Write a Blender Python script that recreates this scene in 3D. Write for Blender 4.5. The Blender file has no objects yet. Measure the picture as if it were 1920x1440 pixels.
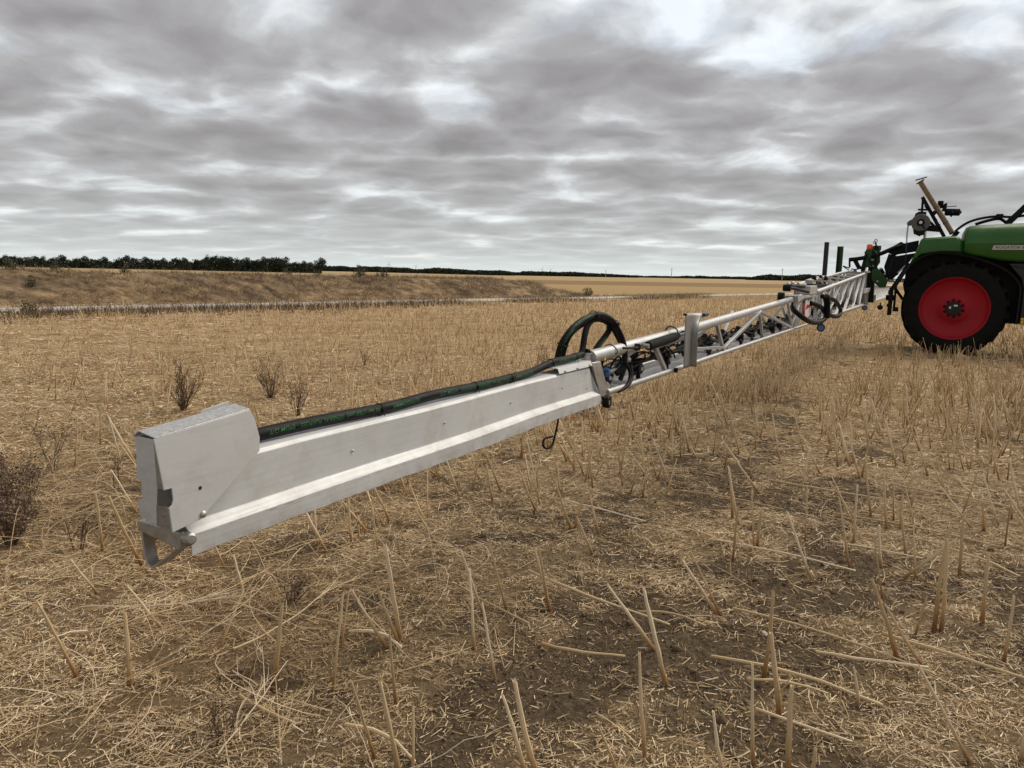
import bpy, math, random
import numpy as np
from mathutils import Vector, Matrix, Euler
random.seed(7); RNG = np.random.default_rng(11)
sc = bpy.context.scene
COL = sc.collection
rad = math.radians

# ------------------------------------------------------------------ camera
CAM_H = 1.6
PITCH = math.atan(205/1400.0); ROLL = rad(1.06)
fwd = Vector((0, math.cos(PITCH), -math.sin(PITCH)))
up0 = Vector((0, math.sin(PITCH), math.cos(PITCH))); r0 = Vector((1, 0, 0))
camR = r0*math.cos(ROLL) + up0*math.sin(ROLL)
camU = -r0*math.sin(ROLL) + up0*math.cos(ROLL)
cd = bpy.data.cameras.new('camera'); cam = bpy.data.objects.new('camera', cd); COL.objects.link(cam)
cd.sensor_width = 36; cd.lens = 36*1400/1920.0; cd.clip_start = 0.05; cd.clip_end = 20000
m = Matrix.Identity(4)
for i in range(3):
    m[i][0] = camR[i]; m[i][1] = camU[i]; m[i][2] = -fwd[i]
m[2][3] = CAM_H
cam.matrix_world = m
sc.camera = cam

# ------------------------------------------------------------------ sky, sun, exposure
SUN_AZ, SUN_EL = rad(62), rad(48)
world = bpy.data.worlds.new('World'); sc.world = world; world.use_nodes = True
nt = world.node_tree; nt.nodes.clear()
def N(tree, typ, **kw):
    n = tree.nodes.new(typ)
    for k, v in kw.items():
        if k.startswith('i_'):
            key = k[2:]
            key = int(key) if key.isdigit() else key.replace('_', ' ')
            n.inputs[key].default_value = v
        else: setattr(n, k, v)
    return n
def L(tree, a, b): tree.links.new(a, b)
def math_node(tree, op, a, b=None, clamp=False):
    n = tree.nodes.new('ShaderNodeMath'); n.operation = op; n.use_clamp = clamp
    for i, x in enumerate((a, b)):
        if x is None: continue
        if hasattr(x, 'links'): tree.links.new(x, n.inputs[i])
        else: n.inputs[i].default_value = x
    return n.outputs[0]
def ramp(tree, fac, stops, interp='LINEAR'):
    n = tree.nodes.new('ShaderNodeValToRGB'); n.color_ramp.interpolation = interp
    e = n.color_ramp.elements
    while len(e) < len(stops): e.new(0.5)
    for el, (p, c) in zip(e, stops):
        el.position = p; el.color = (*c, 1) if len(c) == 3 else c
    if fac is not None: tree.links.new(fac, n.inputs[0])
    return n.outputs[0]
def mixc(tree, fac, a, b, mode='MIX'):
    n = tree.nodes.new('ShaderNodeMix'); n.data_type = 'RGBA'; n.blend_type = mode
    for s, x in ((n.inputs[0], fac), (n.inputs[6], a), (n.inputs[7], b)):
        if hasattr(x, 'links'): tree.links.new(x, s)
        elif isinstance(x, (int, float)): s.default_value = x
        else: s.default_value = (*x, 1)
    return n.outputs[2]
sky = N(nt, 'ShaderNodeTexSky', sky_type='NISHITA', sun_disc=False, sun_elevation=SUN_EL, sun_rotation=SUN_AZ)
bg_sky = N(nt, 'ShaderNodeBackground', i_Strength=0.08); L(nt, sky.outputs[0], bg_sky.inputs[0])
tc = N(nt, 'ShaderNodeTexCoord'); sep = N(nt, 'ShaderNodeSeparateXYZ'); L(nt, tc.outputs['Generated'], sep.inputs[0])
zz = math_node(nt, 'MAXIMUM', sep.outputs[2], 0.0)
zd = math_node(nt, 'POWER', math_node(nt, 'ADD', zz, 0.05), 0.62)
cx = math_node(nt, 'DIVIDE', sep.outputs[0], zd); cy = math_node(nt, 'DIVIDE', sep.outputs[1], zd)
comb = N(nt, 'ShaderNodeCombineXYZ'); L(nt, cx, comb.inputs[0]); L(nt, cy, comb.inputs[1])
def cloud_noise(scale, off, detail, rough, dist, sx=1.0, sy=1.0):
    mp = N(nt, 'ShaderNodeMapping'); mp.inputs['Location'].default_value = off; mp.inputs['Scale'].default_value = (sx, sy, 1)
    mp.inputs['Rotation'].default_value = (0, 0, rad(-18))
    L(nt, comb.outputs[0], mp.inputs[0])
    n = N(nt, 'ShaderNodeTexNoise', noise_dimensions='2D', i_Scale=scale, i_Detail=detail, i_Roughness=rough, i_Distortion=dist)
    L(nt, mp.outputs[0], n.inputs['Vector']); return n.outputs[0]
OFF = (3.1, 1.7, 0.4)
wn = N(nt, 'ShaderNodeTexNoise', noise_dimensions='2D', i_Scale=2.6, i_Detail=6.0, i_Roughness=0.5); L(nt, comb.outputs[0], wn.inputs['Vector'])
wsub = N(nt, 'ShaderNodeVectorMath', operation='SUBTRACT'); L(nt, wn.outputs['Color'], wsub.inputs[0]); wsub.inputs[1].default_value = (0.5, 0.5, 0.5)
wsc = N(nt, 'ShaderNodeVectorMath', operation='SCALE'); L(nt, wsub.outputs[0], wsc.inputs[0]); wsc.inputs['Scale'].default_value = 0.24
wad = N(nt, 'ShaderNodeVectorMath', operation='ADD'); L(nt, comb.outputs[0], wad.inputs[0]); L(nt, wsc.outputs[0], wad.inputs[1])
comb = wad

def vor(off, scale):
    mp = N(nt, 'ShaderNodeMapping'); mp.inputs['Location'].default_value = off; mp.inputs['Scale'].default_value = (0.95, 1.0, 1)
    L(nt, comb.outputs[0], mp.inputs[0])
    v = N(nt, 'ShaderNodeTexVoronoi', voronoi_dimensions='2D', feature='SMOOTH_F1', i_Scale=scale, i_Smoothness=0.55, i_Randomness=1.0, i_Detail=1.5, i_Roughness=0.45); L(nt, mp.outputs[0], v.inputs['Vector']); return v.outputs['Distance']
cl_big = cloud_noise(0.7, OFF, 3, 0.5, 0.0)
cl_mid = cloud_noise(3.2, OFF, 9, 0.58, 0.0)
v1 = vor((1.3, 0.4, 0), 2.7); v2 = vor((1.3+0.015, 0.4+0.04, 0), 2.7)
cl_fine = cloud_noise(9.0, (5.2, 8.1, 1.0), 6, 0.6, 0.0)
def sub5(x, k): return math_node(nt, 'MULTIPLY', math_node(nt, 'SUBTRACT', x, 0.5), k)
cellv = math_node(nt, 'MULTIPLY', math_node(nt, 'SUBTRACT', 0.42, v1), 0.9)
dens = math_node(nt, 'ADD', math_node(nt, 'ADD', 0.82, cellv), math_node(nt, 'ADD', sub5(cl_big, 0.45), math_node(nt, 'ADD', sub5(cl_mid, 0.95), sub5(cl_fine, 0.30))))
relief = math_node(nt, 'MULTIPLY', math_node(nt, 'SUBTRACT', v1, v2), 1.6)
dens2 = math_node(nt, 'MULTIPLY', math_node(nt, 'ADD', dens, relief), 0.75)
cl_col = ramp(nt, dens2, [(0.0, (0.68, 0.70, 0.71)), (0.20, (0.46, 0.472, 0.48)), (0.32, (0.355, 0.358, 0.366)), (0.46, (0.29, 0.285, 0.29)), (0.66, (0.24, 0.232, 0.236)), (0.90, (0.195, 0.188, 0.19))])
haze_f = ramp(nt, zz, [(0.0, (1, 1, 1)), (0.03, (0.50, 0.50, 0.50)), (0.08, (0.16, 0.16, 0.16)), (0.17, (0, 0, 0))])
hz_col = mixc(nt, haze_f, cl_col, (0.52, 0.56, 0.55))
bg_cl = N(nt, 'ShaderNodeBackground', i_Strength=0.74); L(nt, hz_col, bg_cl.inputs[0])
cover = ramp(nt, dens, [(0.0, (0.8, 0.8, 0.8)), (0.4, (0.99, 0.99, 0.99))])
mixs = N(nt, 'ShaderNodeMixShader'); L(nt, cover, mixs.inputs[0]); L(nt, bg_sky.outputs[0], mixs.inputs[1]); L(nt, bg_cl.outputs[0], mixs.inputs[2])
wo = N(nt, 'ShaderNodeOutputWorld'); L(nt, mixs.outputs[0], wo.inputs[0])

sd = bpy.data.lights.new('sun', 'SUN'); sd.energy = 1.5; sd.angle = rad(42); sd.color = (1.0, 0.90, 0.75)
sun = bpy.data.objects.new('sun', sd); COL.objects.link(sun)
sdir = Vector((math.sin(SUN_AZ)*math.cos(SUN_EL), math.cos(SUN_AZ)*math.cos(SUN_EL), math.sin(SUN_EL)))
sun.rotation_euler = sdir.to_track_quat('Z', 'Y').to_euler(); sun.location = (20, 20, 40)
vs = sc.view_settings
vs.view_transform = 'Standard'; vs.look = 'None'; vs.gamma = 1; vs.use_curve_mapping = False; vs.exposure = 1.0
sc.cycles.use_denoising = True
sc.cycles.max_bounces = 6

# ------------------------------------------------------------------ materials
def newmat(name):
    mt = bpy.data.materials.new(name); mt.use_nodes = True
    b = mt.node_tree.nodes['Principled BSDF']; return mt, mt.node_tree, b
def plain(name, col, rough=0.5, metal=0.0, vary=0.12, scale=8.0, bump=0.0, bscale=60.0, spec=0.5, coat=0.0, dirt=None):
    mt, t, b = newmat(name)
    b.inputs['Roughness'].default_value = rough; b.inputs['Metallic'].default_value = metal
    b.inputs['Specular IOR Level'].default_value = spec; b.inputs['Coat Weight'].default_value = coat
    co = N(t, 'ShaderNodeTexCoord')
    n = N(t, 'ShaderNodeTexNoise', i_Scale=scale, i_Detail=6.0, i_Roughness=0.6); L(t, co.outputs['Object'], n.inputs['Vector'])
    lo = tuple(c*(1-vary) for c in col); hi = tuple(min(1, c*(1+vary)) for c in col)
    c = ramp(t, n.outputs[0], [(0.3, lo), (0.7, hi)])
    if dirt:
        n3 = N(t, 'ShaderNodeTexNoise', i_Scale=dirt[1], i_Detail=8.0, i_Roughness=0.7); L(t, co.outputs['Object'], n3.inputs['Vector'])
        f = ramp(t, n3.outputs[0], [(0.45, (0, 0, 0)), (0.75, (dirt[2],)*3)])
        c = mixc(t, f, c, dirt[0])
    L(t, c, b.inputs['Base Color'])
    rr = ramp(t, n.outputs[0], [(0.3, (max(0, rough-0.08),)*3), (0.7, (min(1, rough+0.1),)*3)]); L(t, rr, b.inputs['Roughness'])
    if bump:
        n2 = N(t, 'ShaderNodeTexNoise', i_Scale=bscale, i_Detail=4.0); L(t, co.outputs['Object'], n2.inputs['Vector'])
        bp = N(t, 'ShaderNodeBump', i_Strength=bump, i_Distance=0.01); L(t, n2.outputs[0], bp.inputs['Height']); L(t, bp.outputs[0], b.inputs['Normal'])
    return mt
def alu_mat(name, col=(0.59, 0.605, 0.62), rough=0.58, streak=(2.0, 160.0, 160.0), metal=0.22, scuff=False):
    mt, t, b = newmat(name); b.inputs['Metallic'].default_value = metal
    co = N(t, 'ShaderNodeTexCoord'); mp = N(t, 'ShaderNodeMapping'); mp.inputs['Scale'].default_value = streak
    L(t, co.outputs['Object'], mp.inputs[0])
    n = N(t, 'ShaderNodeTexNoise', i_Scale=1.0, i_Detail=5.0, i_Roughness=0.65); L(t, mp.outputs[0], n.inputs['Vector'])
    n2 = N(t, 'ShaderNodeTexNoise', i_Scale=14.0, i_Detail=8.0, i_Roughness=0.7); L(t, co.outputs['Object'], n2.inputs['Vector'])
    f = math_node(t, 'ADD', math_node(t, 'MULTIPLY', n.outputs[0], 0.5), math_node(t, 'MULTIPLY', n2.outputs[0], 0.5))
    c = ramp(t, f, [(0.35, tuple(x*0.86 for x in col)), (0.5, col), (0.68, tuple(min(1, x*1.07) for x in col))])
    n3 = N(t, 'ShaderNodeTexNoise', i_Scale=5.0, i_Detail=9.0, i_Roughness=0.75); L(t, co.outputs['Object'], n3.inputs['Vector'])
    df = ramp(t, n3.outputs[0], [(0.5, (0, 0, 0)), (0.75, (0.5, 0.5, 0.5))])
    c = mixc(t, df, c, (0.34, 0.30, 0.25))
    if scuff:                                     # rub marks along the fold and grime on the lower lip
        so_ = N(t, 'ShaderNodeSeparateXYZ'); L(t, co.outputs['Object'], so_.inputs[0])
        band = math_node(t, 'SUBTRACT', 1.0, math_node(t, 'DIVIDE', math_node(t, 'ABSOLUTE', math_node(t, 'SUBTRACT', so_.outputs[2], 1.089)), 0.009), True)
        mp3 = N(t, 'ShaderNodeMapping'); mp3.inputs['Scale'].default_value = (26, 60, 260); mp3.inputs['Rotation'].default_value = (0, 0.5, 0); L(t, co.outputs['Object'], mp3.inputs[0])
        ns = N(t, 'ShaderNodeTexNoise', i_Scale=1.0, i_Detail=6.0, i_Roughness=0.7); L(t, mp3.outputs[0], ns.inputs['Vector'])
        sm = math_node(t, 'MULTIPLY', band, ramp(t, ns.outputs[0], [(0.5, (0, 0, 0)), (0.66, (0.75, 0.75, 0.75))]))
        c = mixc(t, sm, c, (0.22, 0.20, 0.17))
        lip = math_node(t, 'DIVIDE', math_node(t, 'SUBTRACT', 1.085, so_.outputs[2]), 0.03, True)
        ng = N(t, 'ShaderNodeTexNoise', i_Scale=11.0, i_Detail=8.0, i_Roughness=0.75); L(t, co.outputs['Object'], ng.inputs['Vector'])
        c = mixc(t, math_node(t, 'MULTIPLY', lip, ramp(t, ng.outputs[0], [(0.42, (0, 0, 0)), (0.7, (0.7, 0.7, 0.7))])), c, (0.27, 0.235, 0.185))
    L(t, c, b.inputs['Base Color'])
    rr = ramp(t, f, [(0.35, (rough+0.12,)*3), (0.65, (rough-0.06,)*3)]); L(t, rr, b.inputs['Roughness'])
    bp = N(t, 'ShaderNodeBump', i_Strength=0.08, i_Distance=0.004); L(t, f, bp.inputs['Height'])
    n4 = N(t, 'ShaderNodeTexNoise', i_Scale=7.0, i_Detail=1.0); L(t, co.outputs['Object'], n4.inputs['Vector'])
    bp2 = N(t, 'ShaderNodeBump', i_Strength=0.35, i_Distance=0.012); L(t, n4.outputs[0], bp2.inputs['Height']); L(t, bp.outputs[0], bp2.inputs['Normal']); L(t, bp2.outputs[0], b.inputs['Normal'])
    return mt
M = {}
M['alu'] = alu_mat('aluminium_sheet', scuff=True)
M['alu_tube'] = alu_mat('aluminium_tube', (0.52, 0.53, 0.54), 0.42, (3, 40, 40), 0.75)
M['alu_cover'] = alu_mat('brushed_cover', (0.62, 0.635, 0.65), 0.5, (6, 20, 90), 0.25)
M['alu_spangle'] = plain('galvanised_spangle', (0.52, 0.525, 0.53), 0.45, 0.6, 0.28, 160.0)
M['zinc'] = plain('zinc_casting', (0.45, 0.44, 0.42), 0.5, 0.85, 0.25, 25.0, 0.15, 120)
M['rubber'] = plain('hose_rubber', (0.004, 0.004, 0.0045), 0.55, 0, 0.4, 20.0, 0.1, 200, spec=0.18, dirt=((0.03, 0.027, 0.022), 9.0, 0.2))
M['sleeve'] = plain('woven_sleeve', (0.0075, 0.008, 0.009), 0.75, 0, 0.4, 60.0, 0.4, 500, spec=0.18)
M['tyre'] = plain('tyre_rubber', (0.005, 0.005, 0.005), 0.8, 0, 0.3, 6.0, 0.1, 80, spec=0.2, dirt=((0.025, 0.02, 0.015), 5.0, 0.35))
M['black'] = plain('black_paint', (0.0032, 0.0032, 0.004), 0.5, 0, 0.3, 5.0, spec=0.18, dirt=((0.014, 0.013, 0.011), 4.0, 0.2))
M['plastic'] = plain('black_plastic', (0.006, 0.006, 0.007), 0.5, 0, 0.3, 12.0, 0.05, 90, spec=0.3)
M['green'] = plain('green_paint', (0.020, 0.098, 0.010), 0.42, 0, 0.12, 3.0, spec=0.4, dirt=((0.05, 0.075, 0.03), 6.0, 0.2))
M['green_dark'] = plain('green_steel', (0.014, 0.062, 0.012), 0.5, 0, 0.15, 6.0, spec=0.3, dirt=((0.04, 0.04, 0.028), 6.0, 0.25))
M['grey_post'] = plain('grey_post_paint', (0.016, 0.02, 0.02), 0.5, 0, 0.2, 6.0, spec=0.3)
M['red'] = plain('red_rim_paint', (0.32, 0.003, 0.012), 0.5, 0, 0.12, 3.0, spec=0.3, dirt=((0.2, 0.015, 0.018), 5.0, 0.25))
M['redcap'] = plain('red_nozzle_plastic', (0.45, 0.015, 0.02), 0.45)
M['bronze'] = plain('bronze_pipe_plastic', (0.20, 0.135, 0.07), 0.5, 0, 0.15, 10.0, dirt=((0.1, 0.085, 0.06), 12.0, 0.5))
M['reel'] = plain('reel_grey_metal', (0.10, 0.10, 0.097), 0.55, 0.2, 0.2, 10.0)
M['panel_grey'] = plain('side_panel_grey', (0.024, 0.024, 0.025), 0.55, 0, 0.1, 5.0, spec=0.3)
M['hub'] = plain('hub_grey', (0.016, 0.017, 0.017), 0.55, 0.0, 0.3, 20.0, spec=0.3)
M['orange'] = plain('orange_lens', (0.75, 0.13, 0.015), 0.25, 0, 0.15, 30.0)
M['blue'] = plain('blue_plastic', (0.06, 0.15, 0.36), 0.45, 0, 0.2, 30.0)
M['bluehose'] = plain('blue_hose_cover', (0.02, 0.05, 0.16), 0.5)
M['white'] = plain('white_paint', (0.46, 0.465, 0.46), 0.45, 0, 0.08, 8.0, dirt=((0.40, 0.37, 0.32), 7.0, 0.4))
M['label_white'] = plain('label_white', (0.7, 0.68, 0.66), 0.5, 0, 0.05)
M['plate_silver'] = plain('nameplate_silver', (0.44, 0.40, 0.38), 0.45, 0, 0.05)
M['text_black'] = plain('lettering_black', (0.012, 0.012, 0.012), 0.5, 0, 0.05)
M['text_green'] = plain('lettering_green', (0.012, 0.12, 0.035), 0.6, 0, 0.6, 120.0)
M['yellow'] = plain('yellow_sticker', (0.72, 0.48, 0.03), 0.5, 0, 0.05)
M['stripe_red'] = plain('reflective_red', (0.45, 0.02, 0.025), 0.4, 0, 0.1)
M['slat_grey'] = plain('weathered_slat', (0.24, 0.24, 0.235), 0.55, 0.2, 0.2, 6.0)
M['shield'] = alu_mat('shield_sheet', (0.33, 0.33, 0.33), 0.45, (40, 40, 3), 0.8)
M['clipgrey'] = plain('grey_fitting', (0.38, 0.36, 0.33), 0.5)

def straw_mat(name, stops, attr='tint', rough=0.75, h_attr=None, h_stops=None, objrand=0.0):
    mt, t, b = newmat(name)
    b.inputs['Specular IOR Level'].default_value = 0.25
    a = N(t, 'ShaderNodeAttribute', attribute_name=attr)
    f = a.outputs['Fac']
    if objrand:
        oi = N(t, 'ShaderNodeObjectInfo'); f = oi.outputs['Random']
    c = ramp(t, f, stops)
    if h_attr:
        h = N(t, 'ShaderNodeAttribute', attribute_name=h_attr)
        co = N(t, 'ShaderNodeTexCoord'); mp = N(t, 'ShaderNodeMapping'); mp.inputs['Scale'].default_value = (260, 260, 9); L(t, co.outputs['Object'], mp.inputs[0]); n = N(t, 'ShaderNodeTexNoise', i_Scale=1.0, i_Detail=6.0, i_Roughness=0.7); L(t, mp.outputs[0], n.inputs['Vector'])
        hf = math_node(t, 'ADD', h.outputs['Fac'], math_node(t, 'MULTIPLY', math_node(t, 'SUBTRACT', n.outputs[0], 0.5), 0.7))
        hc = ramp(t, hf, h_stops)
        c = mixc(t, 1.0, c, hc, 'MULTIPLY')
    L(t, c, b.inputs['Base Color'])
    b.inputs['Roughness'].default_value = rough
    return mt
M['chaff'] = straw_mat('straw_chaff', [(0.0, (0.12, 0.07, 0.034)), (0.28, (0.38, 0.26, 0.14)), (0.6, (0.66, 0.50, 0.30)), (1.0, (0.88, 0.77, 0.58))])
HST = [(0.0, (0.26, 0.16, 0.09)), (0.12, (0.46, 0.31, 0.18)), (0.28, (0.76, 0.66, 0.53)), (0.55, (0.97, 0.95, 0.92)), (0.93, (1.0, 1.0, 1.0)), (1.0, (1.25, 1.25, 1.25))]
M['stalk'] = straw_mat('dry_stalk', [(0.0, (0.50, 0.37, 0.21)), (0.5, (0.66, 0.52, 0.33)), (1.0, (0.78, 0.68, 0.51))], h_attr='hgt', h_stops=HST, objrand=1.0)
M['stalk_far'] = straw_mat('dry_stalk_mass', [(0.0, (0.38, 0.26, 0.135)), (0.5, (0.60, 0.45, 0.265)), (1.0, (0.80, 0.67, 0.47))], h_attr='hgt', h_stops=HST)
M['weed'] = straw_mat('dry_weed', [(0.0, (0.05, 0.03, 0.018)), (0.6, (0.13, 0.08, 0.045)), (1.0, (0.24, 0.16, 0.09))])
M['seed'] = straw_mat('weed_seed', [(0.0, (0.10, 0.065, 0.042)), (0.6, (0.20, 0.14, 0.10)), (1.0, (0.40, 0.31, 0.23))])
M['verge'] = straw_mat('verge_weed', [(0.0, (0.055, 0.040, 0.027)), (0.5, (0.13, 0.095, 0.06)), (1.0, (0.27, 0.20, 0.125))])
M['bankgrass'] = straw_mat('bank_grass', [(0.0, (0.10, 0.07, 0.042)), (0.5, (0.29, 0.21, 0.125)), (1.0, (0.50, 0.39, 0.25))])
M['leaf'] = straw_mat('tree_leaf', [(0.0, (0.008, 0.013, 0.008)), (0.5, (0.024, 0.034, 0.018)), (1.0, (0.065, 0.075, 0.04))])
M['shrubleaf'] = straw_mat('shrub_leaf', [(0.0, (0.05, 0.055, 0.028)), (0.5, (0.10, 0.10, 0.05)), (1.0, (0.19, 0.16, 0.085))])
M['bark'] = plain('bark', (0.05, 0.04, 0.03), 0.9)
M['concrete'] = plain('pale_concrete', (0.3, 0.3, 0.29), 0.8)
M['stone'] = plain('field_stone', (0.5, 0.46, 0.38), 0.85, 0, 0.25, 20.0)
M['clod'] = plain('soil_clod', (0.19, 0.14, 0.09), 1.0, 0, 0.4, 60.0, 0.8, 160, spec=0.1)

# ------------------------------------------------------------------ noise helpers
def _hash(ix, iy, s):
    n = (ix.astype(np.int64)*374761393 + iy.astype(np.int64)*668265263 + s*974634777) & 0x7fffffff
    n = ((n ^ (n >> 13))*1274126177) & 0x7fffffff
    return ((n ^ (n >> 16)) & 0xffff)/65535.0
def vnoise(x, y, s=0):
    ix = np.floor(x); iy = np.floor(y); fx = x-ix; fy = y-iy
    fx = fx*fx*(3-2*fx); fy = fy*fy*(3-2*fy)
    a = _hash(ix, iy, s); b = _hash(ix+1, iy, s); c = _hash(ix, iy+1, s); d = _hash(ix+1, iy+1, s)
    return (a*(1-fx)+b*fx)*(1-fy) + (c*(1-fx)+d*fx)*fy
def fbm(x, y, octv=4, s=0, g=0.5):
    t = 0; a = 1; w = 0
    for o in range(octv):
        t = t + a*vnoise(x*2**o, y*2**o, s+o*17); w += a; a *= g
    return t/w
DX, DY = math.sin(rad(28.6)), math.cos(rad(28.6))        # drilling direction = boom direction
def rut_dist(x, y): return (x-0.71)*DY - (y-3.85)*DX      # signed distance from the wheel track
T0_ = np.array([-17.2, 28.0]); TN_ = np.array([-35.9, 30.2])/46.91
def litter(x, y):
    x = np.asarray(x, float); y = np.asarray(y, float)
    n = 0.6*(fbm(x*1.3, y*1.3, 3, 5)-0.5) + 0.55*(fbm(x*4.6, y*4.6, 3, 45)-0.5)
    rowv = (x*DY - y*DX)
    row = 0.10*np.sin(rowv*2*np.pi/1.35+0.6)
    d = np.abs(rut_dist(x, y) + 0.25*(fbm(x*0.9, y*0.9, 3, 71)-0.5))
    rut = np.clip(1-d/0.42, 0, 1)
    rut2 = np.clip(1-np.abs(rut_dist(x, y)-2.6+0.4*(fbm(x*0.7, y*0.7, 3, 37)-0.5))/0.4, 0, 1)*0.4
    left = np.clip((-x+0.1)/1.6, 0, 1)*0.20
    far = np.clip((y-4.2)/5.0, 0, 1)*0.30
    lv_ = np.clip(1-np.abs((x-T0_[0])*TN_[0]+(y-T0_[1])*TN_[1]+7)/5, 0, 1)*np.clip(-x/8, 0, 1)*0.28
    right = np.clip((x+0.2)/1.2, 0, 1)*np.clip((7.5-y)/3, 0, 1)*0.08
    v = 0.57 - lv_ - right + 1.5*n + row + left + far - 0.62*rut*np.maximum(np.clip(1.7*(fbm(x*0.55, y*0.55, 3, 29)-0.32), 0.0, 0.8), np.clip((4.4-y)/1.2, 0, 1.1)) - rut2
    return np.clip(v, 0.03, 1)
def height(x, y):
    x = np.asarray(x, float); y = np.asarray(y, float)
    fade = np.clip(1-(np.abs(y)-25)/30, 0, 1)
    d = np.abs(rut_dist(x, y))
    z = 0.05*(fbm(x*0.7, y*0.7, 3, 3)-0.5) + 0.055*(fbm(x*5.5, y*5.5, 4, 9, 0.6)-0.5)*(1.15-litter(x, y)*0.6)
    cl = fbm(x*9, y*9, 2, 23); z = z + 0.035*np.clip(cl-0.62, 0, 1)*2.2*(1-0.7*litter(x, y))
    z = z - 0.028*np.exp(-(d/0.22)**2) + 0.012*np.exp(-((d-0.42)/0.15)**2)
    return z*fade + np.clip((y-300)/400, 0, 1)*np.clip((-x-40)/200, 0, 1)*1.6

# ------------------------------------------------------------------ mesh helpers
def link(o, parent=None):
    COL.objects.link(o)
    if parent is not None: o.parent = parent
    return o
def tag(o, label=None, cat=None, group=None, kind=None):
    if label: o['label'] = label
    if cat: o['category'] = cat
    if group: o['group'] = group
    if kind: o['kind'] = kind
    return o
def mesh_np(name, V, F, mat=None, attrs=None, smooth=False):
    """V (n,3), F (m,k) with one k"""
    V = np.asarray(V, np.float32); F = np.asarray(F, np.int32)
    me = bpy.data.meshes.new(name)
    me.vertices.add(len(V)); me.vertices.foreach_set('co', V.ravel())
    k = F.shape[1]
    me.loops.add(F.size); me.loops.foreach_set('vertex_index', F.ravel())
    me.polygons.add(len(F)); me.polygons.foreach_set('loop_start', np.arange(0, F.size, k, dtype=np.int32))
    me.polygons.foreach_set('loop_total', np.full(len(F), k, np.int32))
    if smooth: me.polygons.foreach_set('use_smooth', np.ones(len(F), bool))
    for an, arr in (attrs or {}).items():
        a = me.attributes.new(an, 'FLOAT', 'POINT'); a.data.foreach_set('value', np.asarray(arr, np.float32))
    me.update(calc_edges=True); me.validate()
    if mat: me.materials.append(mat)
    return me
def perp(d):
    d = d.normalized(); a = Vector((0, 0, 1)) if abs(d.z) < 0.9 else Vector((1, 0, 0))
    u = d.cross(a).normalized(); return u, d.cross(u).normalized()
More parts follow.
